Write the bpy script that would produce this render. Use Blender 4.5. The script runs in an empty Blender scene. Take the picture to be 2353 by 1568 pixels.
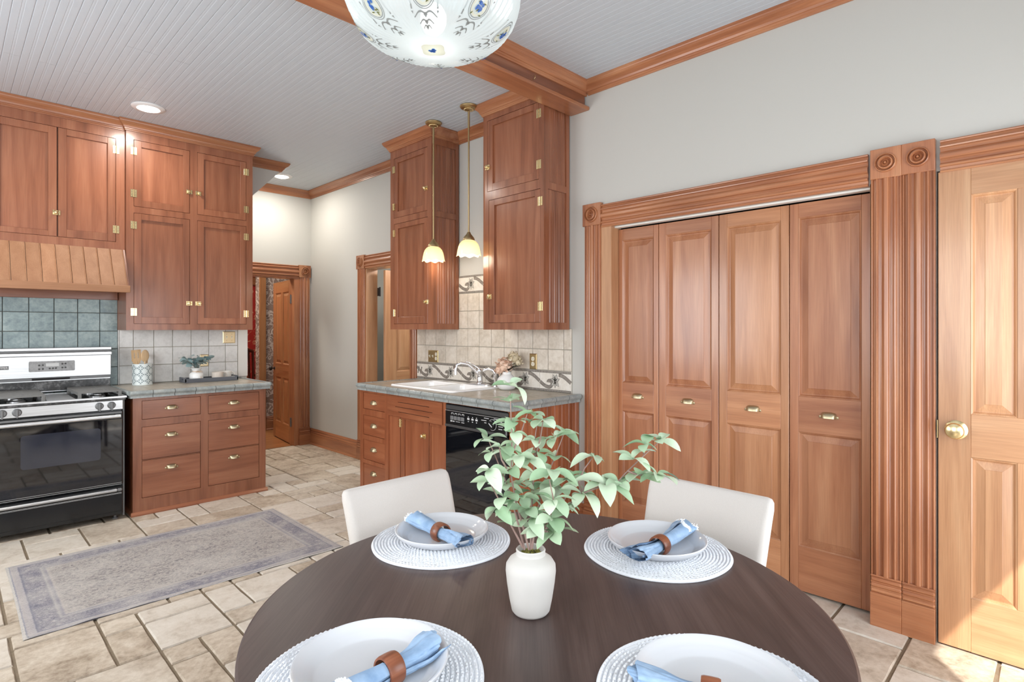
import bpy, bmesh, math, random
from mathutils import Vector, Matrix
random.seed(7)
sc = bpy.context.scene
col = sc.collection
PI = math.pi

# ------------------------------------------------------------------ camera, world, sun, window light, exposure
CAM = Vector((0.0, 0.0, 1.42))
YAW = math.radians(45.1)
cam_d = bpy.data.cameras.new('camera')
cam_d.sensor_width = 36.0
cam_d.lens = 36.0 * 1300.0 / 2353.0
cam_d.shift_y = -28.3 / 2353.0
cam_d.clip_start = 0.02
cam = bpy.data.objects.new('camera', cam_d)
cam.location = CAM
cam.rotation_euler = (PI / 2, 0, -YAW)
col.objects.link(cam)
sc.camera = cam

sc.view_settings.view_transform = 'Standard'
sc.view_settings.look = 'None'
sc.view_settings.gamma = 1.0
sc.view_settings.use_curve_mapping = False
sc.view_settings.exposure = 0.0
sc.cycles.use_denoising = True
sc.cycles.max_bounces = 6
sc.cycles.diffuse_bounces = 4
sc.cycles.glossy_bounces = 3
sc.cycles.transmission_bounces = 4
sc.cycles.transparent_max_bounces = 6
sc.cycles.use_adaptive_sampling = True
sc.cycles.adaptive_threshold = 0.05
sc.cycles.adaptive_min_samples = 12
sc.cycles.sample_clamp_indirect = 6.0
sc.cycles.caustics_reflective = False
sc.cycles.caustics_refractive = False

world = bpy.data.worlds.new('sky')
sc.world = world
world.use_nodes = True
bg = world.node_tree.nodes['Background']
bg.inputs[0].default_value = (0.78, 0.88, 1.0, 1)
bg.inputs[1].default_value = 1.0

def light(name, kind, loc, energy, color=(1, 1, 1), size=None, size_y=None, rot=None, radius=None, aim=None, spread=None):
    d = bpy.data.lights.new(name, kind)
    d.energy = energy
    d.color = color
    if kind == 'AREA':
        d.shape = 'RECTANGLE' if size_y else 'DISK'
        d.size = size
        if size_y: d.size_y = size_y
        if spread: d.spread = spread
    elif radius is not None and kind != 'SUN':
        d.shadow_soft_size = radius
    o = bpy.data.objects.new(name, d)
    o.location = loc
    if aim is not None:
        o.rotation_euler = (Vector(aim)).to_track_quat('-Z', 'Y').to_euler()
    elif rot is not None:
        o.rotation_euler = rot
    col.objects.link(o)
    return o

sun = light('sun', 'SUN', (1.5, -3, 5), 9.0, (1.0, 0.95, 0.87), aim=(0.8, 0.62, -1.0))
sun.data.angle = math.radians(0.6)
DAY = (0.955, 0.975, 1.0)
light('daylight_patio_door', 'AREA', (2.1, -0.70, 1.1), 44, (0.90, 0.95, 1.0), 1.5, 1.9, aim=(0, 1, 0))
light('daylight_dining_window', 'AREA', (-0.2, -0.70, 1.55), 36, (0.90, 0.95, 1.0), 1.3, 1.3, aim=(0, 1, 0))
light('daylight_side_window', 'AREA', (-1.24, 1.0, 1.6), 48, DAY, 1.5, 1.5, aim=(1, 0, 0))
light('daylight_kitchen_window', 'AREA', (-1.24, 3.8, 1.6), 60, DAY, 1.5, 1.3, aim=(1, 0, 0))

# ------------------------------------------------------------------ mesh and object helpers
V3 = Vector
class Frame:
    def __init__(s, O=(0, 0, 0), U=(1, 0, 0), V=(0, 0, 1), W=(0, -1, 0)):
        s.O, s.U, s.V, s.W = V3(O), V3(U), V3(V), V3(W)
    def __call__(s, a, b, c):
        return s.O + s.U * a + s.V * b + s.W * c
WORLD = Frame((0, 0, 0), (1, 0, 0), (0, 1, 0), (0, 0, 1))
def FBACK(y): return Frame((0, y, 0), (1, 0, 0), (0, 0, 1), (0, -1, 0))      # a = x, b = z, c = out of the wall
def FRIGHT(x): return Frame((x, 0, 0), (0, 1, 0), (0, 0, 1), (-1, 0, 0))     # a = y, b = z, c = out of the wall
ORG = {}
class MB:
    def __init__(s, fr=WORLD):
        s.v, s.f, s.fr = [], [], fr
    def add(s, vs, fs):
        n = len(s.v)
        s.v += [s.fr(*p) for p in vs]
        s.f += [tuple(i + n for i in f) for f in fs]
        return s
    def box(s, a0, a1, b0, b1, c0, c1, ch=0.0):
        if a1 < a0: a0, a1 = a1, a0
        if b1 < b0: b0, b1 = b1, b0
        if c1 < c0: c0, c1 = c1, c0
        if ch <= 0:
            vs = [(x, y, z) for z in (c0, c1) for y in (b0, b1) for x in (a0, a1)]
            fs = [(0, 2, 3, 1), (4, 5, 7, 6), (0, 1, 5, 4), (2, 6, 7, 3), (0, 4, 6, 2), (1, 3, 7, 5)]
            return s.add(vs, fs)
        ch = min(ch, (a1 - a0) * .45, (b1 - b0) * .45, (c1 - c0) * .45)
        vs, idx = [], {}
        X, Y, Z = (a0, a1), (b0, b1), (c0, c1)
        for i in (0, 1):
            for j in (0, 1):
                for k in (0, 1):
                    for ax in range(3):
                        p = [X[i] + (ch if i == 0 else -ch), Y[j] + (ch if j == 0 else -ch), Z[k] + (ch if k == 0 else -ch)]
                        p[ax] = (X[i], Y[j], Z[k])[ax]
                        idx[(i, j, k, ax)] = len(vs)
                        vs.append(tuple(p))
        fs = []
        for ax in range(3):
            o1, o2 = [(1, 2), (2, 0), (0, 1)][ax]
            for sd in (0, 1):
                q = []
                for m, n in ((0, 0), (1, 0), (1, 1), (0, 1)):
                    c = [0, 0, 0]; c[ax] = sd; c[o1] = m; c[o2] = n
                    q.append(idx[(c[0], c[1], c[2], ax)])
                fs.append(tuple(q))
            for m in (0, 1):
                for n in (0, 1):
                    c = [0, 0, 0]; c[o1] = m; c[o2] = n
                    lo = list(c); lo[ax] = 0
                    hi = list(c); hi[ax] = 1
                    fs.append((idx[(*lo, o1)], idx[(*hi, o1)], idx[(*hi, o2)], idx[(*lo, o2)]))
        for i in (0, 1):
            for j in (0, 1):
                for k in (0, 1):
                    fs.append(tuple(idx[(i, j, k, ax)] for ax in range(3)))
        return s.add(vs, fs)
    def plate(s, a0, a1, b0, b1, c0, c1, holes=()):
        As = sorted({a0, a1, *[min(max(h[i], a0), a1) for h in holes for i in (0, 1)]})
        Bs = sorted({b0, b1, *[min(max(h[i], b0), b1) for h in holes for i in (2, 3)]})
        na, nb = len(As) - 1, len(Bs) - 1
        fill = {}
        for i in range(na):
            for j in range(nb):
                ca, cb = (As[i] + As[i + 1]) / 2, (Bs[j] + Bs[j + 1]) / 2
                fill[i, j] = not any(h[0] < ca < h[1] and h[2] < cb < h[3] for h in holes)
        vid, vs, fs = {}, [], []
        def vv(i, j, k):
            if (i, j, k) not in vid:
                vid[i, j, k] = len(vs)
                vs.append((As[i], Bs[j], (c0, c1)[k]))
            return vid[i, j, k]
        for (i, j), ok in fill.items():
            if not ok: continue
            for k in (0, 1):
                fs.append((vv(i, j, k), vv(i + 1, j, k), vv(i + 1, j + 1, k), vv(i, j + 1, k)))
            for di, dj, e in ((-1, 0, ((0, 0), (0, 1))), (1, 0, ((1, 0), (1, 1))), (0, -1, ((0, 0), (1, 0))), (0, 1, ((0, 1), (1, 1)))):
                if not fill.get((i + di, j + dj), False):
                    p, q = e
                    fs.append((vv(i + p[0], j + p[1], 0), vv(i + q[0], j + q[1], 0), vv(i + q[0], j + q[1], 1), vv(i + p[0], j + p[1], 1)))
        return s.add(vs, fs)
    def extrude(s, prof, p0, p1, A, B):
        """closed profile of (a, b) swept from p0 to p1, world vectors A and B"""
        A, B, p0, p1 = V3(A), V3(B), V3(p0), V3(p1)
        n = len(prof)
        vs = [p + A * a + B * b for p in (p0, p1) for a, b in prof]
        fs = [(i, (i + 1) % n, n + (i + 1) % n, n + i) for i in range(n)]
        fs += [tuple(range(n)), tuple(range(2 * n - 1, n - 1, -1))]
        return s.add([tuple(v) for v in vs], fs)
    def lathe(s, prof, seg=32, ctr=(0, 0, 0), mod=None, cap=True):
        """profile of (r, h) turned about c"""
        vs, fs = [], []
        n = len(prof)
        for i in range(seg):
            t = 2 * PI * i / seg
            for k, (r, h) in enumerate(prof):
                if mod: r, h = mod(r, h, t, k)
                vs.append((ctr[0] + r * math.cos(t), ctr[1] + r * math.sin(t), ctr[2] + h))
        for i in range(seg):
            j = (i + 1) % seg
            for k in range(n - 1):
                fs.append((i * n + k, j * n + k, j * n + k + 1, i * n + k + 1))
        if cap:
            if prof[0][0] > 1e-5: fs.append(tuple(i * n for i in range(seg))[::-1])
            if prof[-1][0] > 1e-5: fs.append(tuple(i * n + n - 1 for i in range(seg)))
        return s.add(vs, fs)
    def tube(s, pts, rad, seg=8, closed=False):
        pts = [V3(p) for p in pts]
        n = len(pts)
        rads = rad if isinstance(rad, (list, tuple)) else [rad] * n
        vs, fs = [], []
        up = None
        for i, p in enumerate(pts):
            if closed: d = pts[(i + 1) % n] - pts[i - 1]
            else: d = pts[min(i + 1, n - 1)] - pts[max(i - 1, 0)]
            d.normalize()
            if up is None:
                up = V3((0, 0, 1)) if abs(d.z) < .9 else V3((1, 0, 0))
            x = up.cross(d)
            if x.length < 1e-4: x = V3((1, 0, 0)).cross(d)
            x.normalize()
            y = d.cross(x); up = y
            for k in range(seg):
                t = 2 * PI * k / seg
                vs.append(tuple(p + (x * math.cos(t) + y * math.sin(t)) * rads[i]))
        m = n if closed else n - 1
        for i in range(m):
            for k in range(seg):
                a, b = i * seg + k, i * seg + (k + 1) % seg
                j = (i + 1) % n
                fs.append((a, b, j * seg + (k + 1) % seg, j * seg + k))
        if not closed:
            fs += [tuple(range(seg))[::-1], tuple((n - 1) * seg + k for k in range(seg))]
        return s.add(vs, fs)
    def grid(s, nu, nv, fn, thick=0.0):
        vs = [fn(i / nu, j / nv) for j in range(nv + 1) for i in range(nu + 1)]
        w = nu + 1
        fs = [(j * w + i, j * w + i + 1, (j + 1) * w + i + 1, (j + 1) * w + i) for j in range(nv) for i in range(nu)]
        return s.add(vs, fs)
    def ball(s, c, r, seg=12, rings=8, sc3=(1, 1, 1)):
        prof = [(max(1e-6, math.sin(PI * i / rings)) , -math.cos(PI * i / rings)) for i in range(rings + 1)]
        vs, fs = [], []
        n = rings + 1
        for i in range(seg):
            t = 2 * PI * i / seg
            for q, h in prof:
                vs.append((c[0] + r * sc3[0] * q * math.cos(t), c[1] + r * sc3[1] * q * math.sin(t), c[2] + r * sc3[2] * h))
        for i in range(seg):
            j = (i + 1) % seg
            for k in range(rings):
                fs.append((i * n + k, j * n + k, j * n + k + 1, i * n + k + 1))
        return s.add(vs, fs)
    def mesh(s, name, mat, off=V3((0, 0, 0)), smooth=False, merge=True):
        me = bpy.data.meshes.new(name)
        bm = bmesh.new()
        vs = [bm.verts.new(v - off) for v in s.v]
        for f in s.f:
            try: bm.faces.new([vs[i] for i in f])
            except ValueError: pass
        if merge: bmesh.ops.remove_doubles(bm, verts=bm.verts, dist=1e-5)
        bmesh.ops.recalc_face_normals(bm, faces=bm.faces)
        if smooth:
            lim = smooth if isinstance(smooth, float) else math.radians(38)
            for f in bm.faces: f.smooth = True
            for e in bm.edges:
                if len(e.link_faces) == 2 and e.calc_face_angle(0) > lim: e.smooth = False
        bm.to_mesh(me); bm.free()
        if mat: me.materials.append(mat)
        return me
    def build(s, name, mat, parent=None, smooth=False, merge=True, origin=None):
        if parent is not None: off = ORG.get(parent.name, V3((0, 0, 0)))
        elif origin is not None: off = V3(origin)
        else: off = V3((0, 0, 0))
        o = bpy.data.objects.new(name, s.mesh(name, mat, off, smooth, merge))
        col.objects.link(o)
        if parent is not None: o.parent = parent
        elif origin is not None: o.location = off
        ORG[o.name] = off
        return o
def link(name, me, parent=None, loc=None, rot=None, scale=None):
    o = bpy.data.objects.new(name, me)
    col.objects.link(o)
    if parent is not None:
        o.parent = parent
    off = ORG.get(parent.name, V3((0, 0, 0))) if parent is not None else V3((0, 0, 0))
    if loc is not None: o.location = V3(loc) - off
    if rot is not None: o.rotation_euler = rot
    if scale is not None: o.scale = scale
    return o
def tag(o, label=None, cat=None, group=None, kind=None):
    if label: o['label'] = label
    if cat: o['category'] = cat
    if group: o['group'] = group
    if kind: o['kind'] = kind
    return o
def thing(name, label, cat, loc=(0, 0, 0), rotz=0.0, group=None, kind=None, local=False):
    o = bpy.data.objects.new(name, None)
    o.empty_display_size = 0.05
    o.location = loc
    o.rotation_euler = (0, 0, rotz)
    col.objects.link(o)
    ORG[o.name] = V3((0, 0, 0)) if local else V3(loc)
    return tag(o, label, cat, group, kind)
def copy_tree(o, parent=None):
    c = o.copy(); col.objects.link(c); c.parent = parent
    for ch in list(o.children): copy_tree(ch, c)
    return c
def rrect(a0, a1, b0, b1, r, n=4):
    pts = []
    for cx, cy, t0 in ((a1 - r, b1 - r, 0), (a0 + r, b1 - r, PI / 2), (a0 + r, b0 + r, PI), (a1 - r, b0 + r, 1.5 * PI)):
        for i in range(n + 1):
            t = t0 + PI / 2 * i / n
            pts.append((cx + r * math.cos(t), cy + r * math.sin(t)))
    return pts
def at(u, v, depth):
    """a measured picture point at a given distance from the camera, as a place in the room"""
    F = V3((math.sin(YAW), math.cos(YAW), 0)); R = V3((math.cos(YAW), -math.sin(YAW), 0))
    return CAM + F * depth + R * ((u - 1176.5) / 1300 * depth) + V3((0, 0, (755.7 - v) / 1300 * depth))

# ------------------------------------------------------------------ materials
MATS = {}
def s2l(*c):
    return tuple(((x / 255) / 12.92 if x <= 10 else ((x / 255 + .055) / 1.055) ** 2.4) for x in c) + (1,)
class NT:
    def __init__(s, name):
        s.m = bpy.data.materials.new(name); s.m.use_nodes = True
        s.t = s.m.node_tree; s.n = s.t.nodes; s.l = s.t.links
        s.b = s.n['Principled BSDF']; s.out = s.n['Material Output']
    def node(s, typ, **kw):
        n = s.n.new(typ)
        for k, v in kw.items():
            if k.startswith('i_'):
                key = k[2:]
                key = int(key) if key.isdigit() else key
                n.inputs[key].default_value = v
            else: setattr(n, k, v)
        return n
    def link(s, a, b): s.l.new(a, b)
    def set(s, **kw):
        for k, v in kw.items(): s.b.inputs[k.replace('_', ' ')].default_value = v
    def coords(s, scale, jitter=0.0, kind='Object', loc=None):
        tc = s.node('ShaderNodeTexCoord')
        src = tc.outputs[kind]
        if jitter:
            oi = s.node('ShaderNodeObjectInfo')
            mu = s.node('ShaderNodeMath', operation='MULTIPLY', i_1=jitter)
            s.link(oi.outputs['Random'], mu.inputs[0])
            va = s.node('ShaderNodeVectorMath', operation='ADD')
            s.link(src, va.inputs[0]); s.link(mu.outputs[0], va.inputs[1])
            src = va.outputs[0]
        mp = s.node('ShaderNodeMapping')
        mp.inputs['Scale'].default_value = scale
        if loc: mp.inputs['Location'].default_value = loc
        s.link(src, mp.inputs[0])
        return mp.outputs[0]
    def noise(s, vec, scale, detail=4.0, rough=.55, dist=0.0):
        n = s.node('ShaderNodeTexNoise', i_Scale=scale, i_Detail=detail, i_Roughness=rough, i_Distortion=dist)
        s.link(vec, n.inputs['Vector']); return n.outputs['Fac']
    def ramp(s, fac, stops, interp='LINEAR'):
        r = s.node('ShaderNodeValToRGB'); e = r.color_ramp.elements
        r.color_ramp.interpolation = interp
        while len(e) < len(stops): e.new(.5)
        for i, (p, c) in enumerate(stops):
            e[i].position = p; e[i].color = c if len(c) == 4 else (*c, 1)
        s.link(fac, r.inputs[0]); return r.outputs[0]
    def mix(s, fac, a, b, blend='MIX'):
        m = s.node('ShaderNodeMix', data_type='RGBA', blend_type=blend)
        for sock, val in ((m.inputs[0], fac), (m.inputs[6], a), (m.inputs[7], b)):
            if isinstance(val, (int, float)): sock.default_value = val
            elif isinstance(val, tuple): sock.default_value = val
            else: s.link(val, sock)
        return m.outputs[2]
    def math(s, op, a, b=None, c=None):
        m = s.node('ShaderNodeMath', operation=op)
        for i, val in enumerate((a, b, c)):
            if val is None: continue
            if isinstance(val, (int, float)): m.inputs[i].default_value = val
            else: s.link(val, m.inputs[i])
        return m.outputs[0]
    def vary(s, colr, amt):
        """per-piece lightness variation"""
        oi = s.node('ShaderNodeObjectInfo')
        v = s.math('MULTIPLY_ADD', oi.outputs['Random'], 2 * amt, 1 - amt)
        h = s.node('ShaderNodeHueSaturation')
        s.link(v, h.inputs['Value']); s.link(colr, h.inputs['Color'])
        return h.outputs[0]
    def bump(s, h, strength=.2, dist=.005):
        b = s.node('ShaderNodeBump', i_Strength=strength, i_Distance=dist)
        s.link(h, b.inputs['Height']); s.link(b.outputs[0], s.b.inputs['Normal'])
    def col(s, c):
        if isinstance(c, tuple): s.b.inputs['Base Color'].default_value = c
        else: s.link(c, s.b.inputs['Base Color'])
def plain(name, rgb, rough=.5, metal=0.0, **kw):
    if name in MATS: return MATS[name]
    t = NT(name); t.col(s2l(*rgb)); t.set(Roughness=rough, Metallic=metal)
    for k, v in kw.items(): t.b.inputs[k.replace('_', ' ')].default_value = v
    MATS[name] = t.m; return t.m
def wood(name, axis, dark, mid, light_, rough=.33, coat=.35, vary=.10, cross=16.0, ring=.5):
    key = name + '_' + axis
    if key in MATS: return MATS[key]
    t = NT(key)
    sc3 = {'x': (1.3, cross, cross), 'y': (cross, 1.3, cross), 'z': (cross, cross, 1.3)}[axis]
    v = t.coords(sc3, jitter=37.0)
    n1 = t.noise(v, 1.0, 3.0, .5, ring)
    fine3 = {'x': (6, 260, 260), 'y': (260, 6, 260), 'z': (260, 260, 6)}[axis]
    n2 = t.noise(t.coords(fine3, jitter=11.0), 1.0, 2.0, .6)
    c1 = t.ramp(n1, [(.22, s2l(*dark)), (.5, s2l(*mid)), (.80, s2l(*light_))])
    c2 = t.ramp(n2, [(.35, (.78, .75, .73, 1)), (.62, (1, 1, 1, 1))])
    big = t.noise(t.coords((1.2, 1.2, 1.2), jitter=53.0), 1.0, 1.0)
    c3 = t.ramp(big, [(.3, (.86, .84, .82, 1)), (.7, (1.08, 1.06, 1.04, 1))])
    c = t.mix(.58, c1, c2, 'MULTIPLY')
    c = t.mix(.8, c, c3, 'MULTIPLY')
    t.col(t.vary(c, vary))
    t.set(Roughness=rough, Coat_Weight=coat, Coat_Roughness=.16)
    t.b.inputs['Coat Weight'].default_value = coat
    t.b.inputs['Coat Roughness'].default_value = .16
    t.bump(n2, .06, .001)
    MATS[key] = t.m
    return t.m
NT.set = lambda s, **kw: [s.b.inputs.__getitem__(k.replace('_', ' ')).__setattr__('default_value', v) for k, v in kw.items()]
CAB = ((120, 70, 46), (147, 92, 65), (165, 111, 82))
TRIM = ((142, 86, 57), (171, 112, 77), (194, 140, 101))
CLOS = ((146, 91, 63), (173, 117, 84), (191, 139, 104))
DOOR = ((176, 126, 90), (198, 150, 111), (212, 169, 130))
HOOD = ((148, 104, 74), (162, 118, 86), (174, 131, 99))
def cabw(a): return wood('cabinet_wood', a, *CAB)
def trimw(a): return wood('trim_wood', a, *TRIM)
def closw(a): return wood('closet_wood', a, *CLOS, vary=.12)
def doorw(a): return wood('door_wood', a, *DOOR)
def hoodw(a): return wood('hood_wood', a, *HOOD, rough=.6, coat=.0, vary=.06)
def redw(a): return wood('sink_cabinet_wood', a, (128, 70, 42), (154, 91, 60), (172, 110, 76))
def hallw(a): return wood('hall_door_wood', a, (146, 94, 56), (170, 116, 74), (188, 136, 92))

def stone(name, stops, scale=9.0, vary=.14, rough=.55, bump=.35, jitter=29.0):
    if name in MATS: return MATS[name]
    t = NT(name)
    v = t.coords((1, 1, 1), jitter=jitter)
    n1 = t.noise(v, scale, 6.0, .62, .4)
    n2 = t.noise(v, scale * 5, 5.0, .65)
    f = t.math('MULTIPLY_ADD', n2, .45, t.math('MULTIPLY', n1, .6))
    c = t.ramp(f, stops)
    t.col(t.vary(c, vary)); t.set(Roughness=rough)
    t.bump(f, bump, .006)
    MATS[name] = t.m; return t.m
def paint(name, rgb, rough=.75):
    if name in MATS: return MATS[name]
    t = NT(name)
    n = t.noise(t.coords((1, 1, 1)), 260, 2.0)
    t.col(s2l(*rgb)); t.set(Roughness=rough); t.bump(n, .04, .001)
    MATS[name] = t.m; return t.m
M = {}
M['wall'] = paint('wall_paint', (192, 190, 184))
M['ceiling'] = paint('ceiling_paint', (193, 200, 207), .42)
M['white_trim'] = plain('white_trim', (225, 222, 216), .5)
M['brass'] = plain('polished_brass', (238, 218, 168), .24, 1.0)
M['brass_old'] = plain('antique_brass', (188, 166, 124), .36, 1.0)
M['nickel'] = plain('brushed_nickel', (190, 177, 146), .38, 1.0)
M['steel'] = None
M['chrome'] = plain('chrome', (235, 235, 238), .06, 1.0)
M['iron'] = plain('black_iron', (32, 30, 30), .45)
M['dark'] = plain('shadow_gap', (14, 12, 11), .8)
M['porcelain'] = plain('white_porcelain', (238, 238, 236), .12)
M['sinkwhite'] = plain('sink_enamel', (250, 250, 250), .15)
M['black'] = plain('black_enamel', (22, 23, 25), .18)
M['blackglass'] = plain('black_oven_glass', (10, 12, 18), .04, 0.0, Specular_IOR_Level=1.0)
M['print'] = plain('white_print', (205, 205, 205), .6)
def _steel():
    t = NT('brushed_steel')
    n = t.noise(t.coords((3, 300, 300)), 1.0, 2.0)
    t.col(t.ramp(n, [(.3, s2l(196, 197, 198)), (.7, s2l(226, 227, 228))]))
    t.set(Roughness=.3, Metallic=.85); return t.m
M['steel'] = _steel()
M['grout_floor'] = stone('floor_grout', [(.3, s2l(108, 95, 78)), (.7, s2l(136, 121, 101))], 14, 0, .9, .2, 0)
M['grout'] = plain('grey_grout', (170, 164, 152), .9)
M['grout_dark'] = plain('dark_grout', (92, 92, 88), .9)
M['floor_tile'] = None
def _floor():
    t = NT('floor_stone')
    v = t.coords((1, 1, 1), jitter=41.0)
    n1 = t.noise(v, 5.0, 7.0, .62, .8)
    n2 = t.noise(v, 34.0, 6.0, .66)
    f = t.math('ADD', t.math('MULTIPLY', n1, .62), t.math('MULTIPLY', n2, .42))
    pale = t.ramp(f, [(.34, s2l(184, 172, 156)), (.5, s2l(210, 201, 188)), (.68, s2l(222, 215, 204))])
    deep = t.ramp(f, [(.36, s2l(142, 126, 108)), (.50, s2l(182, 168, 150)), (.64, s2l(206, 195, 179))])
    oi = t.node('ShaderNodeObjectInfo')
    k = t.ramp(oi.outputs['Random'], [(.40, (0, 0, 0, 1)), (.62, (1, 1, 1, 1))])
    c = t.mix(k, pale, deep)
    t.col(t.vary(c, .05)); t.set(Roughness=.5)
    rdg = t.node('ShaderNodeTexNoise', noise_type='RIDGED_MULTIFRACTAL', i_Scale=4.0, i_Detail=5.0)
    t.link(v, rdg.inputs['Vector'])
    h = t.math('ADD', f, t.math('MULTIPLY', rdg.outputs['Fac'], .12))
    t.bump(h, .45, .012); return t.m
M['floor_tile'] = _floor()
M['tile_green'] = stone('green_slate_tile', [(.36, s2l(112, 130, 134)), (.52, s2l(140, 157, 158)), (.68, s2l(168, 182, 180))], 8, .10, .35, .4)
M['tile_grey'] = stone('grey_stone_tile', [(.36, s2l(204, 203, 199)), (.52, s2l(222, 221, 218)), (.68, s2l(232, 231, 228))], 7, .05, .45, .25)
M['tile_beige'] = stone('beige_stone_tile', [(.36, s2l(188, 176, 160)), (.52, s2l(210, 200, 186)), (.68, s2l(224, 216, 204))], 7, .05, .45, .2)
M['tile_cream'] = stone('cream_border_tile', [(.36, s2l(206, 198, 186)), (.52, s2l(222, 216, 206)), (.68, s2l(230, 226, 218))], 7, .03, .4, .1)
M['ink'] = stone('grey_mosaic_print', [(.36, s2l(92, 86, 80)), (.52, s2l(128, 120, 112)), (.68, s2l(158, 150, 140))], 60, 0, .5, .1)
M['ink_dark'] = plain('dark_print_outline', (74, 68, 64), .5)
M['ink_pale'] = plain('pale_print_leaf', (176, 172, 164), .5)
M['counter_top'] = stone('counter_stone_tile', [(.36, s2l(150, 140, 124)), (.52, s2l(172, 163, 147)), (.68, s2l(190, 182, 168))], 10, .07, .3, .15)
M['counter_edge'] = stone('counter_edge_tile', [(.36, s2l(126, 134, 134)), (.52, s2l(148, 155, 154)), (.68, s2l(168, 173, 170))], 12, .06, .3, .15)

# ================================================================== THE ROOM
XW, XF = 3.165, 3.20          # right wall near the table, right wall beyond the sink
YB, YA = 5.75, 6.70           # wall behind the range, end wall of the passage
XL, YR = -1.30, -0.75         # left wall, rear wall (both behind the camera's view)
ZK, ZD = 3.105, 3.125         # kitchen ceiling, dining ceiling
XE = 2.09                     # end of the wall behind the range
def struct(o, label, cat='wall'): return tag(o, label, cat, kind='structure')

# ---- floor with its stone tiles
fl = MB().box(XL, 3.9, YR, YA + .06, -.10, -.004).build('floor', M['grout_floor'])
struct(fl, 'beige stone tile floor laid in mixed sizes with brown grout', 'floor')
PT = .1545
GX0, GY0 = .21, 3.32
def tile_mesh(w, h, k):
    rnd = random.Random(w * 100 + h * 10 + k)
    L, Wd = w * PT, h * PT
    g = .0062
    def ring(ins, z, jit):
        pts = []
        n = 5
        for (x0, y0, x1, y1) in ((g, g, L - g, g), (L - g, g, L - g, Wd - g), (L - g, Wd - g, g, Wd - g), (g, Wd - g, g, g)):
            for i in range(n):
                t = i / n
                x, y = x0 + (x1 - x0) * t, y0 + (y1 - y0) * t
                cx, cy = L / 2, Wd / 2
                dx, dy = cx - x, cy - y
                d = math.hypot(dx, dy) or 1
                j = ins + rnd.uniform(0, jit)
                pts.append((x + dx / d * j, y + dy / d * j, z))
        return pts
    r0, r1 = ring(0, -.004, .0), ring(.003, .0035, .004)
    n = len(r0)
    vs = r0 + r1
    fs = [(i, (i + 1) % n, n + (i + 1) % n, n + i) for i in range(n)] + [tuple(range(n, 2 * n))]
    return MB().add(vs, fs).mesh('floor_tile', M['floor_tile'])
TM = {}
def put_tile(i, j, w, h):
    k = random.randrange(3)
    if (w, h, k) not in TM: TM[w, h, k] = tile_mesh(w, h, k)
    return i, j, w, h, k
occ, tiles = {}, []
IX0, IX1 = math.floor((XL - GX0) / PT), math.ceil((3.2 - GX0) / PT)
IY0, IY1 = math.floor((YR - GY0) / PT), math.ceil((YA - GY0) / PT)
def free(i, j, w, h):
    return all((i + a, j + b) not in occ and IX0 <= i + a < IX1 and IY0 <= j + b < IY1 for a in range(w) for b in range(h))
def take(i, j, w, h):
    for a in range(w):
        for b in range(h): occ[i + a, j + b] = 1
    tiles.append(put_tile(i, j, w, h))
# tiles measured in front of the rug, grid cells counted from (GX0, GY0)
for t in ((0, -3, 2, 3), (2, -3, 1, 2), (2, -1, 1, 1), (3, -3, 2, 2), (3, -4, 1, 1), (3, -1, 2, 1), (4, -5, 1, 2), (5, -2, 1, 2), (5, -3, 2, 1), (6, -2, 2, 2),
          (0, -4, 1, 1), (1, -5, 2, 2), (3, 8, 2, 3), (5, 10, 1, 1)):
    if free(*t): take(*t)
rt = random.Random(21)
shapes = [(2, 3), (3, 2), (2, 2), (2, 2), (2, 1), (1, 2), (1, 1)]
for j in range(IY1 - 1, IY0 - 1, -1):
    for i in range(IX0, IX1):
        if (i, j) in occ: continue
        opts = shapes[:]
        rt.shuffle(opts)
        for w, h in opts + [(1, 1)]:
            if free(i, j - h + 1, w, h):
                take(i, j - h + 1, w, h); break
F2 = (math.sin(YAW), math.cos(YAW)); R2 = (math.cos(YAW), -math.sin(YAW))
def tile_seen(i, j, w, h):
    x, y = GX0 + (i + w / 2) * PT, GY0 + (j + h / 2) * PT
    d = x * F2[0] + y * F2[1]; r = x * R2[0] + y * R2[1]
    if d < .3 or abs(r) > d * 1.05 + .3 or x < -.4: return 9e9
    if y > 5.05 and x < 2.0: return 9e9
    return d
tiles.sort(key=lambda t: tile_seen(*t[:4]))
rest = MB()
for n, (i, j, w, h, k) in enumerate(tiles):
    x, y = GX0 + i * PT, GY0 + j * PT
    if n < 295 and tile_seen(i, j, w, h) < 1e9:
        link('floor_tile', TM[w, h, k], fl, (x, y, 0))
    else:
        me = TM[w, h, k]
        rest.add([(v.co.x + x, v.co.y + y, v.co.z) for v in me.vertices], [tuple(p.vertices) for p in me.polygons])
o = rest.build('floor_tiles_beyond', M['floor_tile'], fl, merge=False)
o['kind'] = 'stuff'

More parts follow.
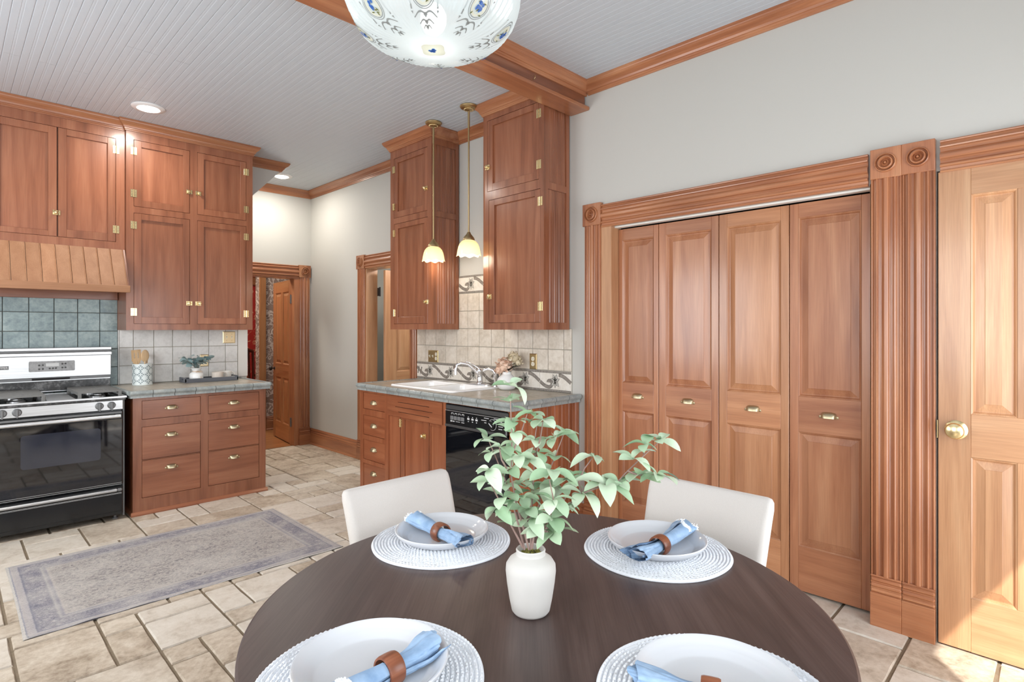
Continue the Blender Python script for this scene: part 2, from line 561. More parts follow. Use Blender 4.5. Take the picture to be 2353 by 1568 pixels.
# ---- walls
w = MB(FRIGHT(XW)).plate(YR, 4.42, 0, ZD + .02, -.12, 0, [(.705, 2.215, -1, 2.11), (-.40, .445, -1, 2.13)]).build('wall_right', M['wall'])
struct(w, 'off-white painted wall above the closet doors and behind the sink')
WALL_R = w
w = MB(FRIGHT(XF)).plate(4.42, YA + .12, 0, ZK + .02, -.12, 0, [(4.585, 5.39, -1, 2.07)]).build('wall_right_far', M['wall'])
struct(w, 'off-white painted wall of the passage beyond the sink counter')
bm_ = MB()
prof = [(XL, 0), (XE, 0), (XE, 2.675), (2.425, 3.03), (2.425, ZK + .02), (XL, ZK + .02)]
bm_.extrude(prof, (0, YB, 0), (0, YB + .12, 0), (1, 0, 0), (0, 0, 1))
WALL_B = struct(bm_.build('wall_back', M['wall']), 'painted wall behind the range, cut off at a slant near the ceiling')
w = MB(FBACK(YA)).plate(1.0, XF + .1, 0, ZK + .02, -.12, 0, [(2.19, 2.995, -1, 2.04)]).build('wall_end', M['wall'])
struct(w, 'pale end wall of the passage with the open doorway')
w = MB().box(XE - .12, XE - .01, YB + .12, YA, 0, ZK + .02).build('wall_passage', M['wall'])
struct(w, 'hidden return wall between range wall and doorway')
w = MB(Frame((XL, 0, 0), (0, 1, 0), (0, 0, 1), (1, 0, 0))).plate(YR, YB + .1, 0, ZD + .02, -.12, 0, [(.25, 1.75, .85, 2.35), (3.05, 4.55, .95, 2.25)]).build('wall_left', M['wall'])
struct(w, 'painted outer wall with two windows, out of view')
w = MB(Frame((0, YR, 0), (1, 0, 0), (0, 0, 1), (0, 1, 0))).plate(XL, XW + .12, 0, ZD + .02, -.12, 0, [(1.33, 2.87, .02, 2.12), (-.85, .45, .9, 2.2)]).build('wall_rear', M['wall'])
struct(w, 'painted outer wall behind the viewer with glazed door and window')
# glazing of the outer walls
def pane_mat():
    t = NT('window_glass')
    tr = t.node('ShaderNodeBsdfTransparent'); gl = t.node('ShaderNodeBsdfGlossy', i_Roughness=.02)
    mx = t.node('ShaderNodeMixShader'); mx.inputs[0].default_value = .06
    t.link(tr.outputs[0], mx.inputs[1]); t.link(gl.outputs[0], mx.inputs[2]); t.link(mx.outputs[0], t.out.inputs[0])
    return t.m
M['pane'] = pane_mat()
def window(n, fr, a0, a1, b0, b1, label, na=2, nb=2):
    m = MB(fr)
    m.plate(a0, a1, b0, b1, -.10, -.04, [(a0 + .05 + i * (a1 - a0 - .05) / na, a0 + (i + 1) * (a1 - a0 - .05) / na, b0 + .05 + j * (b1 - b0 - .05) / nb, b0 + (j + 1) * (b1 - b0 - .05) / nb) for i in range(na) for j in range(nb)])
    o = struct(m.build('window_%d' % n, M['white_trim']), label, 'window')
    for i in range(na):
        for j in range(nb):
            MB(fr).box(a0 + .045 + i * (a1 - a0 - .05) / na, a0 + .005 + (i + 1) * (a1 - a0 - .05) / na, b0 + .045 + j * (b1 - b0 - .05) / nb, b0 + .005 + (j + 1) * (b1 - b0 - .05) / nb, -.073, -.067).build('pane', M['pane'], o)
FL_ = Frame((XL, 0, 0), (0, 1, 0), (0, 0, 1), (1, 0, 0)); FRR = Frame((0, YR, 0), (1, 0, 0), (0, 0, 1), (0, 1, 0))
window(1, FRR, 1.33, 2.87, .02, 2.12, 'glazed patio door behind the viewer letting in sun', 2, 1)
window(2, FRR, -.85, .45, .9, 2.2, 'white dining window behind the viewer')
window(3, FL_, .25, 1.75, .85, 2.35, 'white side window beside the dining table, out of view')
window(4, FL_, 3.05, 4.55, .95, 2.25, 'white kitchen window opposite the sink, out of view')

struct(MB().box(XL - 2.6, XL - .13, YR - 1.0, YB + .5, 2.72, 2.82).build('sun_blocker', M['white_trim']), 'unseen slab added outside to keep sun out of the side windows', 'sun blocker')  # added out of view, only blocks sun from the left windows
# ---- beadboard ceilings: every plank a piece
def plank_mesh(y0, y1, wd=.086):
    b = .0013
    prof = [(0.0005, .012), (0.0005, b), (.004, 0), (wd / 2 - .009, 0), (wd / 2 - .006, b * .8), (wd / 2 - .002, 0.0006), (wd / 2 + .002, 0.0006), (wd / 2 + .006, b * .8), (wd / 2 + .009, 0), (wd - .004, 0), (wd - .0005, b), (wd - .0005, .012)]
    return MB().extrude(prof, (0, y0, 0), (0, y1, 0), (1, 0, 0), (0, 0, 1)).mesh('ceiling_plank', M['ceiling'])
def ceiling(name, x0, x1, y0, y1, z, label, split):
    c = MB().box(x0, x1, y0, y1, z + .010, z + .06).build(name, M['ceiling'])
    struct(c, label, 'ceiling')
    rr = random.Random(int(z * 1000))
    cuts = [y0 + (y1 - y0) * f for f in (.35, .5, .62, .75)] if split else []
    cache = {}
    n = int((x1 - x0) / .086) + 1
    for i in range(n):
        x = x0 + i * .086
        segs = [y0, y1] if not split else [y0, rr.choice(cuts), y1]
        for a, b in zip(segs, segs[1:]):
            if (a, b) not in cache: cache[a, b] = plank_mesh(a + .0006, b - .0006)
            link('ceiling_plank', cache[a, b], c, (x, 0, z - .0))
    return c
ceiling('ceiling', XL, XF + .02, 2.55, YA, ZK, 'grey-white painted beadboard ceiling over the kitchen', True)
ceiling('ceiling_dining', XL, XW, YR, 2.42, ZD, 'grey-white painted beadboard ceiling over the dining table', False)

# ---- mouldings
def crown_prof(p, h):      # (out from wall, down from ceiling)
    return [(0, 0), (p, 0), (p, -.12 * h), (p * .93, -.17 * h), (p * .90, -.24 * h), (p * .78, -.36 * h), (p * .58, -.47 * h), (p * .42, -.60 * h), (p * .36, -.74 * h), (p * .26, -.76 * h), (p * .24, -.86 * h), (p * .16, -.90 * h), (p * .14, -h), (0, -h)]
def crown_path(m, pts, outs, z, p=.055, h=.085):
    """mitred crown along a plan polyline; outs = outward normal of every leg"""
    prof = crown_prof(p, h); n = len(prof); L = []
    for i, (x, y) in enumerate(pts):
        if i == 0: o = V3((*outs[0], 0))
        elif i == len(pts) - 1: o = V3((*outs[-1], 0))
        else: o = V3((*outs[i - 1], 0)) + V3((*outs[i], 0))
        L.append([(x + o.x * a, y + o.y * a, z + b) for a, b in prof])
    vs = [q for l in L for q in l]
    fs = [(k * n + i, k * n + (i + 1) % n, (k + 1) * n + (i + 1) % n, (k + 1) * n + i) for k in range(len(L) - 1) for i in range(n)]
    fs += [tuple(range(n)), tuple(range(len(vs) - 1, len(vs) - n - 1, -1))]
    return m.add(vs, fs)
def crown(m, p0, p1, out, p=.075, h=.085):
    m.extrude(crown_prof(p, h), p0, p1, out, (0, 0, 1))
    return m
NT_ = [0]
def trim(m, label, mat, cat='moulding', name=None, smooth=False):
    NT_[0] += 1
    o = m.build(name or 'trim_%d' % NT_[0], mat, smooth=smooth)
    return struct(o, label, cat)
trim(crown(MB(), (XW, YR, ZD), (XW, 2.40, ZD), (-1, 0, 0), .07, .085), 'stained crown moulding above the closet wall', trimw('y'))
trim(crown(MB(), (XW, 3.16, ZK), (XW, 3.80, ZK), (-1, 0, 0), .07, .085), 'short crown moulding between the two hanging cabinets over the sink', trimw('y'))
trim(crown(MB(), (XF, 4.40, ZK), (XF, YA, ZK), (-1, 0, 0), .07, .085), 'crown moulding along the passage wall beyond the sink', trimw('y'))
trim(crown(MB(), (1.9, YA, ZK), (XF, YA, ZK), (0, -1, 0), .07, .085), 'crown moulding on the end wall over the doorway', trimw('x'))
trim(crown_path(MB(), [(1.95, YB), (2.425, YB), (2.425, YB + .12)], [(0, -1), (1, 0)], ZK, .07, .085), 'short crown moulding on the slanted wall end beside the tall cabinet', trimw('x'))

# ---- ceiling beam
bt = thing('ceiling_beam', 'stained wood ceiling beam with crown between dining side and kitchen', 'beam', (1.0, 2.48, 2.94))
bt['kind'] = 'structure'
MB().box(XL, XW - .012, 2.425, 2.545, 2.962, ZD, .002).build('beam_board', cabw('x'), bt)
MB().box(XL, XW + .0, 2.392, 2.560, 2.938, 2.964, .005).build('soffit_board', trimw('x'), bt)
crown(MB(), (XL, 2.425, ZD), (XW, 2.425, ZD), (0, -1, 0), .06, .085).build('crown', trimw('x'), bt)
MB().tube([(2.62, 2.425, 2.992), (2.62, 2.412, 2.992), (2.62, 2.405, 3.0), (2.62, 2.408, 3.012), (2.62, 2.416, 3.014)], .0022, 6).build('cup_hook', M['brass_old'], bt)

# ---- fluted casings with corner blocks and plinths
def flute_prof(w, d):
    """across the face from 0 to w: (across, proud)"""
    P = [(0, 0), (0, .70), (.03, .82), (.06, .78), (.075, .55), (.085, .52), (.16, .62), (.175, .95), (.20, 1.03), (.235, 1.0), (.25, .66), (.30, .55), (.35, .55), (.40, .68), (.42, 1.0), (.46, 1.10), (.54, 1.10), (.58, 1.0), (.60, .68), (.65, .55), (.70, .55), (.75, .66), (.765, 1.0), (.80, 1.03), (.825, .95), (.84, .62), (.915, .52), (.925, .55), (.94, .78), (.97, .82), (1, .70), (1, 0)]
    return [(a * w, b * d) for a, b in P]
def rosette(m, fr, ca, cb, wa, size, c0, th):
    h = size / 2
    m.box(ca - wa / 2, ca + wa / 2, cb - h, cb + h, c0, c0 + th, .002)
    pr = [(.36, 0), (.36, .002), (.345, .006), (.315, .007), (.29, .001), (.275, -.001), (.26, .003), (.235, .008), (.20, .009), (.17, .004), (.155, .0), (.14, .001), (.08, .006), (.065, .002), (.05, .004), (.03, .009), (.0001, .010)]
    sub = MB(Frame(fr(ca, cb, c0 + th - .0005), fr.U, fr.V, fr.W))
    sub.lathe([(r * min(wa, size), h_ * 1.9) for r, h_ in pr], 36, cap=False)
    n = len(m.v); m.v += sub.v; m.f += [tuple(i + n for i in f) for f in sub.f]
def plinth(m, a0, a1, b1, c0, th):
    m.box(a0, a1, 0, b1 - .085, c0, c0 + th, .002)
    for k in range(3):
        z = b1 - .085 + k * .026
        m.box(a0, a1, z + .002, z + .020, c0, c0 + th - .004 + .003 * (k == 1), .006)
        m.box(a0 + .001, a1 - .001, z, z + .026, c0, c0 + th - .011)
    m.box(a0, a1, b1 - .008, b1, c0, c0 + th - .004, .003)
def casing_set(label, fr, legs, header, wood_v, wood_h, base=.245, d=.03, name=None):
    """legs: list of (a0, a1, top); header: (a0, a1, b0, b1); blocks over every leg"""
    NT_[0] += 1
    e = thing(name or 'trim_%d' % NT_[0], label, 'door casing', tuple(fr(legs[0][0], 0, 0)), kind='structure')
    for a0, a1, top, bsz in legs:
        m = MB()
        p0, p1 = fr(a0, base, 0), fr(a0, top, 0)
        m.extrude(flute_prof(a1 - a0, d), p0, p1, fr.U, fr.W)
        m.build('casing_leg', wood_v, e)
        m = MB(fr); plinth(m, a0 - (.0004 if a1 < 1 else .004), a1 + (.0004 if a1 < 1 else .004), base, 0, d + .006)
        m.build('plinth_block', wood_h, e)
        m = MB(fr); rosette(m, fr, (a0 + a1) / 2, top + bsz / 2, a1 - a0 + (.001 if len(legs) == 3 and a1 < 1 else .018), bsz, 0, d + .004)
        m.build('corner_block', wood_v, e, smooth=True)
    for a0, a1, b0, b1 in header:
        MB().extrude(flute_prof(b1 - b0, d), fr(a0, b0, 0), fr(a1, b0, 0), fr.V, fr.W).build('header', wood_h, e)
    return e
FR = FRIGHT(XW)
# double column between closet and panel door, closet's other leg, headers on either side
casing_set('fluted casing around the closet and panel door with paired corner blocks', FR,
           [(.573, .698, 2.132, .142), (.447, .572, 2.132, .142), (2.288, 2.420, 2.128, .150)],
           [(.71, 2.278, 2.108, 2.262), (-.42, .43, 2.118, 2.262)], trimw('z'), trimw('y'))
# closet jamb and top track
jm = MB(FR)
jm.box(2.205, 2.288, 0, 2.128, -.10, .012, .002)
jm.box(.69, .706, 0, 2.12, -.10, .0)
trim(jm, 'pale wood jamb of the closet opening', doorw('z'), 'jamb')
trk = MB(FR).box(.70, 2.21, 2.100, 2.113, -.075, -.03, .002)
trim(trk, 'white metal sliding track above the folding closet doors', M['white_trim'], 'track')
w = MB(FR).plate(.2, 2.6, 0, 2.3, -.75, -.70).box(.2, .25, 0, 2.3, -.70, -.12).box(2.55, 2.6, 0, 2.3, -.70, -.12).box(.2, 2.6, 2.25, 2.3, -.70, -.12)
struct(w.build('wall_closet', plain('closet_inside', (70, 62, 56), .8)), 'dark inside of the closet behind the folding doors')

# doorway in the end wall
FA = FBACK(YA)
casing_set('stained casing with corner blocks around the open doorway at the passage end', FA,
           [(3.045, 3.175, 2.045, .148), (2.02, 2.145, 2.045, .148)], [(2.15, 3.035, 2.035, 2.185)], trimw('z'), trimw('x'), base=.215)
jm = MB(FA).box(2.985, 3.05, 0, 2.045, -.125, .012, .002).box(2.14, 2.20, 0, 2.045, -.125, .012, .002).box(2.14, 3.05, 2.025, 2.05, -.125, .010)
trim(jm, 'stained jamb lining the open doorway', trimw('z'), 'jamb')
# doorway in the passage wall by the sink
FF = FRIGHT(XF)
casing_set('stained casing with corner block around the door beside the sink', FF,
           [(5.405, 5.545, 2.065, .148), (4.43, 4.565, 2.065, .148)], [(4.57, 5.40, 2.065, 2.205)], trimw('z'), trimw('y'), base=.215)
jm = MB(FF).box(5.385, 5.41, 0, 2.075, -.13, .006, .002).box(4.56, 4.59, 0, 2.075, -.13, .006, .002).box(4.56, 5.41, 2.06, 2.08, -.13, .006)
trim(jm, 'pale wood jamb of the door beside the sink', doorw('z'), 'jamb')

# baseboards
def base_prof(h=.195, d=.022):
    return [(0, 0), (d + .014, 0), (d + .014, .008), (d + .006, .018), (d, .022), (d, h * .66), (d * .8, h * .70), (d * .95, h * .76), (d * .6, h * .84), (d * .75, h * .9), (d * .4, h * .96), (d * .3, h), (0, h)]
m = MB().extrude(base_prof(), (XF, 5.56, 0), (XF, YA, 0), (-1, 0, 0), (0, 0, 1))
struct(m.build('baseboard_right', trimw('y')), 'stained moulded baseboard along the passage wall', 'baseboard')
m = MB().extrude(base_prof(), (XW, 2.43, 0), (XW, 2.50, 0), (-1, 0, 0), (0, 0, 1))
struct(m.build('baseboard_sink', trimw('y')), 'short stained baseboard between closet casing and sink cabinet', 'baseboard')
# white vertical strip where the range wall ends
trim(MB().box(2.005, XE + .004, YB - .012, YB - .001, .96, 2.66), 'white painted board at the end of the range wall', M['white_trim'], 'board')

# ---- rooms seen through the doorway
def damask():
    t = NT('damask_wallpaper')
    v = t.coords((1, 1, 1))
    w_ = t.node('ShaderNodeTexNoise', i_Scale=7.0, i_Detail=2.0, i_Distortion=2.2); t.link(v, w_.inputs['Vector'])
    f = t.ramp(w_.outputs['Fac'], [(.44, s2l(146, 122, 110)), (.49, s2l(214, 196, 184)), (.53, s2l(214, 196, 184)), (.58, s2l(140, 116, 104))])
    t.col(f); t.set(Roughness=.8); return t.m
def redpaper():
    t = NT('red_floral_wallpaper')
    v = t.coords((1, 1, 1))
    w_ = t.node('ShaderNodeTexNoise', i_Scale=9.0, i_Detail=2.5, i_Distortion=1.5); t.link(v, w_.inputs['Vector'])
    f = t.ramp(w_.outputs['Fac'], [(.50, s2l(172, 40, 32)), (.60, s2l(180, 56, 44)), (.64, s2l(212, 176, 130)), (.67, s2l(178, 60, 46))])
    t.col(f); t.set(Roughness=.8); return t.m
M['damask'], M['redpaper'] = damask(), redpaper()
YH = 8.05
hf = MB().box(.6, 5.0, YA + .06, 11.5, -.08, -.002)
struct(hf.build('floor_hall', wood('hall_floor_wood', 'x', (132, 80, 42), (164, 108, 62), (182, 126, 78))), 'honey-coloured wood floor in the hall beyond the doorway', 'floor')
w = MB(FBACK(YH)).plate(.6, 5.0, 0, 2.95, -.12, 0, [(2.05, 3.09, -1, 2.25)])
struct(w.build('wall_hall', M['damask']), 'grey-brown damask papered hall wall seen through the doorway')
w = MB().box(.6, 5.0, 10.4, 10.5, 0, 2.2)
struct(w.build('wall_red_room', M['redpaper']), 'red floral papered wall of the far room')
w = MB().box(.6, 5.0, 10.36, 10.5, 2.2, 2.34).box(.6, 5.0, 10.33, 10.5, 2.34, 2.40).box(.6, 5.0, 10.34, 10.5, 2.46, 2.52)
trim(w, 'stained picture rail above the red wallpaper', trimw('x'), 'rail')
w = MB().box(.6, 5.0, 10.40, 10.5, 2.40, 3.0).box(.5, .6, YA + .12, 10.5, 0, 3.0).box(4.9, 5.0, YA + .12, 10.5, 0, 3.0)
struct(w.build('wall_far_sides', M['wall']), 'pale plaster walls of the hall and far room')
w = MB().box(.5, 5.0, YA + .12, 10.5, 2.95, 3.02)
struct(w.build('ceiling_hall', M['wall']), 'plain pale ceiling over the hall', 'ceiling')
trim(MB(FBACK(YH)).box(3.09, 3.18, 0, 2.36, 0, .03, .006).box(1.9, 3.19, 2.25, 2.38, 0, .032, .006), 'dark stained casing of the opening into the red room', hallw('z'), 'door casing')
m = MB().extrude(base_prof(.19), (3.18, YH, 0), (4.9, YH, 0), (0, -1, 0), (0, 0, 1))
struct(m.build('baseboard_hall', trimw('x')), 'red-brown baseboard under the damask wallpaper', 'baseboard')
light('hall_fill_light', 'AREA', (2.2, 7.5, 2.9), 30, (1, .93, .82), .5, aim=(0, 0, -1))  # unseen fill light added to brighten the hall
light('far_room_fill_light', 'AREA', (2.8, 9.3, 2.9), 32, (1, .93, .82), .6, aim=(0, 0, -1))  # added fill for the red room, no fixture there
w = MB().box(XF + .12, 4.6, 3.9, 4.0, 0, 2.6).box(4.5, 4.6, 4.0, 6.6, 0, 2.6).box(XF + .12, 4.6, 6.5, 6.6, 0, 2.6).box(XF + .12, 4.6, 3.9, 6.6, 2.6, 2.7).box(XF + .05, 4.6, 3.9, 6.6, -.08, -.002)
struct(w.build('wall_pantry', M['wall']), 'pale room behind the door beside the sink')
light('pantry_fill_light', 'POINT', (3.9, 4.7, 2.3), 30, (1, .96, .9), radius=.1)  # added fill so the gap beside the open door reads bright

# ---- panel doors
def raised_panel(m, a0, a1, b0, b1, c_face, proud=0.0):
    """recess with sticking and a raised field, between c_face-.014 and c_face"""
    s, f = .012, .034
    z0 = c_face - .012
    rings = [((0, c_face)), (s * .5, c_face - .003), (s, z0), (s + .004, z0), (s + f, c_face - .0035 + proud), (s + f + .002, c_face - .002 + proud)]
    vs, fs = [], []
    for ins, c in rings:
        vs += [(a0 + ins, b0 + ins, c), (a1 - ins, b0 + ins, c), (a1 - ins, b1 - ins, c), (a0 + ins, b1 - ins, c)]
    for k in range(len(rings) - 1):
        for i in range(4):
            fs.append((k * 4 + i, k * 4 + (i + 1) % 4, k * 4 + 4 + (i + 1) % 4, k * 4 + 4 + i))
    n = (len(rings) - 1) * 4
    fs.append((n, n + 1, n + 2, n + 3))
    m.add(vs, fs)
def panel_door(root, fr, a0, a1, b0, b1, th, panels, wv, wh, wp=None, both=False):
    """stiles and rails as separate boards around raised panels. panels: list of (a0,a1,b0,b1)"""
    As = sorted({p[0] for p in panels} | {p[1] for p in panels})
    L, R_ = min(p[0] for p in panels), max(p[1] for p in panels)
    MB(fr).box(a0, L, b0, b1, -th, 0, .002).build('stile', wv, root)
    MB(fr).box(R_, a1, b0, b1, -th, 0, .002).build('stile', wv, root)
    rows = sorted({(p[2], p[3]) for p in panels})
    zs = [b0] + [z for r in rows for z in r] + [b1]
    for z0, z1 in zip(zs[::2], zs[1::2]):
        MB(fr).box(L, R_, z0, z1, -th, 0, .0012).build('rail', wh, root)
    for r in rows:
        ps = sorted(p for p in panels if (p[2], p[3]) == r)
        for p, q in zip(ps, ps[1:]):
            MB(fr).box(p[1], q[0], r[0], r[1], -th, 0, .0012).build('mullion', wv, root)
    for p in panels:
        m = MB(fr); raised_panel(m, *p, 0)
        m.box(p[0], p[1], p[2], p[3], -th + .006, -.014)
        m.build('panel', wp or wv, root)

def bin_pull(name, fr, ca, cb, c, parent, w=.092, h=.036, mat=None, depth=.026):
    """cup-shaped pull, open below"""
    m = MB(fr)
    def fn(u, v, ins=0.0):
        X = math.sin((u - .5) * PI)
        g = max(0.0, 1 - abs(X) ** 3.2) ** .5
        ph = v * PI / 2
        return (ca + (w / 2 - .010 - ins) * X, cb - h * .36 + (h * .86 - ins) * math.cos(ph) * (.62 + .38 * g), c + .0005 + (depth - ins) * math.sin(ph) * g)
    m.grid(18, 8, fn)
    m.grid(18, 8, lambda u, v: fn(u, v, .0016))
    m.grid(18, 1, lambda u, v: fn(u, 1, .0016 * v))
    for s in (-1, 1):
        m.box(ca + s * (w / 2 - .014), ca + s * w / 2, cb - h * .40, cb - h * .02, c, c + .0024, .001)
        m.ball((ca + s * (w / 2 - .006), cb - h * .2, c + .0026), .0026, 8, 4, (1, 1, .5))
    return m.build(name, mat or M['nickel'], parent, smooth=1.0)
# folding closet doors
FC = FRIGHT(3.238)
leaves = [((1.900, 2.204), (1.936, 2.172, 'narrow far leaf beside the pale jamb', .974)), ((1.500, 1.896), (1.545, 1.846, 'second leaf from the sink cabinets', .972)),
          ((1.104, 1.496), (1.147, 1.448, 'lighter third leaf, gap line at its edge', .967)), ((.712, 1.100), (.760, 1.055, 'broad fourth leaf beside the fluted column', .968))]
for (a0, a1), (p0, p1, txt, hz) in leaves:
    e = thing('closet_door', 'folding panelled closet door, ' + txt, 'door', (3.24, a1, .015), group='folding closet doors')
    cw = closw if 'third' not in txt else (lambda a: wood('pale_closet_wood', a, (160, 106, 72), (184, 130, 92), (202, 150, 112)))
    panel_door(e, FC, a0, a1, .017, 2.092, .032, [(p0, p1, 1.056, 2.016), (p0, p1, .255, .868)], cw('z'), cw('y'))
    bin_pull('cup_pull', FC, (p0 + p1) / 2, hz, .0005, e)
# hinged panel door at the picture's right
e = thing('door_1', 'tan panelled door with brass knob beside the double fluted column', 'door', (3.155, .44, 0))
e['kind'] = 'structure'
FD = FRIGHT(3.152)
panel_door(e, FD, -.385, .438, .012, 2.122, .038, [(.172, .323, 1.047, 2.004), (.172, .323, .246, .860), (-.27, .062, 1.047, 2.004), (-.27, .062, .246, .860)], doorw('z'), doorw('y'))
kn = MB(Frame(FD(.374, .974, 0), FD.U, FD.V, FD.W)).lathe([(.042, 0), (.042, .003), (.036, .008), (.016, .011), (.014, .026), (.022, .031), (.032, .038), (.035, .047), (.031, .056), (.018, .062), (.0001, .063)], 28)
kn.build('door_knob', M['brass'], e, smooth=True)
MB(FD).box(.4385, .442, .93, 1.01, -.02, .004).build('latch_plate', M['brass_old'], e)
# far door beside the sink, swung into the pantry
e = thing('door_2', 'open panelled door beside the sink with black hinge', 'door', (3.33, 5.33, 0))
e['kind'] = 'structure'
FE = Frame((0, 5.255, 0), (1, 0, 0), (0, 0, 1), (0, -1, 0))
panel_door(e, FE, 3.345, 4.10, .012, 2.05, .036, [(3.49, 3.69, .95, 1.92), (3.78, 3.98, .95, 1.92), (3.49, 3.69, .25, .80), (3.78, 3.98, .25, .80)], doorw('z'), doorw('x'))
for z in (1.82, .3):
    MB(FF).box(5.33, 5.388, z - .045, z + .045, -.135, -.128, .001).tube([(5.325, z - .05, -.122), (5.325, z + .05, -.122)], .008, 8).build('hinge', M['iron'], e)
# hall door standing open
ha = math.radians(83)
e = thing('door_3', 'open four-panel hall door with dark knob at the passage end', 'door', (2.985, YA + .075, 0), kind='structure', local=True)
e.rotation_euler = (0, 0, ha)
FH = Frame((0, 0, 0), (1, 0, 0), (0, 0, 1), (0, 1, 0))
panel_door(e, FH, .005, .765, .012, 2.02, .036, [(.10, .345, .97, 1.88), (.42, .665, .97, 1.88), (.10, .345, .22, .80), (.42, .665, .22, .80)], hallw('z'), hallw('x'))
MB(Frame((.705, 0, .90), (1, 0, 0), (0, 0, 1), (0, 1, 0))).lathe([(.022, 0), (.022, .004), (.008, .008), (.008, .03), (.026, .04), (.030, .052), (.022, .064), (.0001, .066)], 18).build('door_knob', M['iron'], e, smooth=True)
for z in (1.78, .28):
    MB(FH).box(-.01, .03, z - .05, z + .05, -.002, .004, .001).tube([(0, z - .055, .006), (0, z + .055, .006)], .009, 8).build('hinge', plain('worn_hinge', (120, 116, 112), .4, .8), e)

# ================================================================== CABINETS
def hinge(fr, ca, cb, parent, h=.062, w=.044):
    m = MB(fr)
    for s in (-1, 1):
        m.box(ca + s * .003, ca + s * w / 2, cb - h / 2, cb + h / 2, .0005, .0032, .0008)
        for dz in (-.35, 0, .35):
            m.ball((ca + s * w * .3, cb + dz * h, .0034), .0028, 6, 4, (1, 1, .5))
    m.tube([(ca, cb - h / 2, .004), (ca, cb + h / 2, .004)], .0036, 8)
    return m.build('hinge', M['brass'], parent)
def latch(fr, ca, cb, side, parent):
    """cupboard turn latch; side = +1 when the keeper lies on the higher a"""
    m = MB(fr)
    m.box(ca - side * .022, ca + side * .009, cb - .019, cb + .019, .0005, .004, .001)
    k = ca - side * .007
    sub = MB(Frame(fr(k, cb, .004), fr.U, fr.V, fr.W)).lathe([(.013, 0), (.013, .003), (.006, .006), (.006, .012), (.012, .016), (.014, .021), (.009, .026), (.0001, .027)], 14)
    n = len(m.v); m.v += sub.v; m.f += [tuple(i + n for i in f) for f in sub.f]
    m.box(ca + side * .012, ca + side * .024, cb - .018, cb + .018, .0005, .006, .001)
    m.box(ca + side * .004, ca + side * .020, cb - .004, cb + .004, .006, .010, .001)
    return m.build('latch', M['brass'], parent)
def shaker_door(e, fr, a0, a1, b0, b1, pa0, pa1, pb0, pb1, wv, wh, hinges=(), hinge_a=None, lat=None, depth=.014):
    """inset door: frame mesh with its panel and hardware as sub-parts"""
    g = .0025
    m = MB(fr)
    m.box(a0 + g, pa0, b0 + g, b1 - g, -.022, 0, .0015)
    m.box(pa1, a1 - g, b0 + g, b1 - g, -.022, 0, .0015)
    m.box(pa0, pa1, b0 + g, pb0, -.022, -.0002, .0012)
    m.box(pa0, pa1, pb1, b1 - g, -.022, -.0002, .0012)
    d = m.build('door', wv, e)
    MB(fr).box(pa0 - .002, pa1 + .002, pb0 - .002, pb1 + .002, -.021, -depth).build('panel', wv, d)
    for z in hinges: hinge(fr, hinge_a, z, d)
    if lat: latch(fr, lat[0], lat[1], lat[2], d)
    return d
def cup(fr, ca, cb, e): return bin_pull('cup_pull', fr, ca, cb, .0005, e)

# ---- tall hanging cabinet over the small counter
FT = FBACK(5.42)
e = thing('wall_cabinet', 'tall hanging cabinet with four panelled doors over the small tiled counter', 'cabinet', (1.53, 5.42, 1.41))
op = [(1.086, 1.498, 2.415, 2.958), (1.555, 1.967, 2.415, 2.958), (1.086, 1.498, 1.459, 2.364), (1.555, 1.967, 1.459, 2.364)]
MB(FT).plate(1.034, 2.023, 1.409, 3.06, -.022, 0, op).build('face_frame', cabw('z'), e)
MB(FT).box(1.036, 2.021, 1.43, 3.06, -.328, -.022).build('carcass', cabw('z'), e)
MB(FT).box(1.034, 1.055, 1.409, 3.06, -.328, -.022).build('side_panel', cabw('z'), e)
MB(FT).box(2.002, 2.023, 1.409, 3.06, -.328, -.022).build('side_panel', cabw('z'), e)
def fourdoor(i, hz, side):
    a0, a1, b0, b1 = op[i]
    top = i < 2
    shaker_door(e, FT, a0, a1, b0, b1, a0 + .055, a1 - .053, b0 + .056, b1 - .052, cabw('z'), cabw('x'), hz, a0 if side < 0 else a1,
                (a1 - .006, 2.601 if top else 1.639, 1) if side < 0 else (a0 + .009, 2.601 if top else 1.639, -1))
fourdoor(0, (2.865, 2.521), -1); fourdoor(1, (2.864, 2.519), 1); fourdoor(2, (2.263, 1.556), -1); fourdoor(3, (2.267, 1.557), 1)
crown_path(MB(), [(1.034, 5.74), (1.034, 5.42), (2.023, 5.42), (2.023, 5.74)], [(-1, 0), (0, -1), (1, 0)], ZK - .001, .055, .082).build('crown', trimw('x'), e)
# ---- hanging cabinet over the range with its hood
FU = FBACK(5.45)
e = thing('wall_cabinet', 'hanging two-door cabinet over the range, pale rubbed door panels', 'cabinet', (.6, 5.45, 2.06))
opu = [(.225, .602, 2.115, 2.946), (.605, .972, 2.115, 2.946)]
MB(FU).plate(-.12, 1.032, 2.055, 3.06, -.022, 0, [(.225, .972, 2.115, 2.946), (-.08, .20, 2.115, 2.946)]).build('face_frame', cabw('z'), e)
MB(FU).box(-.12, 1.03, 2.07, 3.06, -.29, -.022).build('carcass', cabw('z'), e)
shaker_door(e, FU, .225, .602, 2.115, 2.946, .282, .549, 2.158, 2.89, cabw('z'), cabw('x'), lat=(.597, 2.297, 1))
shaker_door(e, FU, .605, .972, 2.115, 2.946, .658, .917, 2.178, 2.895, cabw('z'), cabw('x'), (2.855, 2.216), .972)
shaker_door(e, FU, -.08, .20, 2.115, 2.946, -.03, .15, 2.16, 2.89, cabw('z'), cabw('x'))
MB().extrude(crown_prof(.055, .085), (-.12, 5.45, ZK - .001), (1.03, 5.45, ZK - .001), (0, -1, 0), (0, 0, 1)).build('crown', trimw('x'), e)
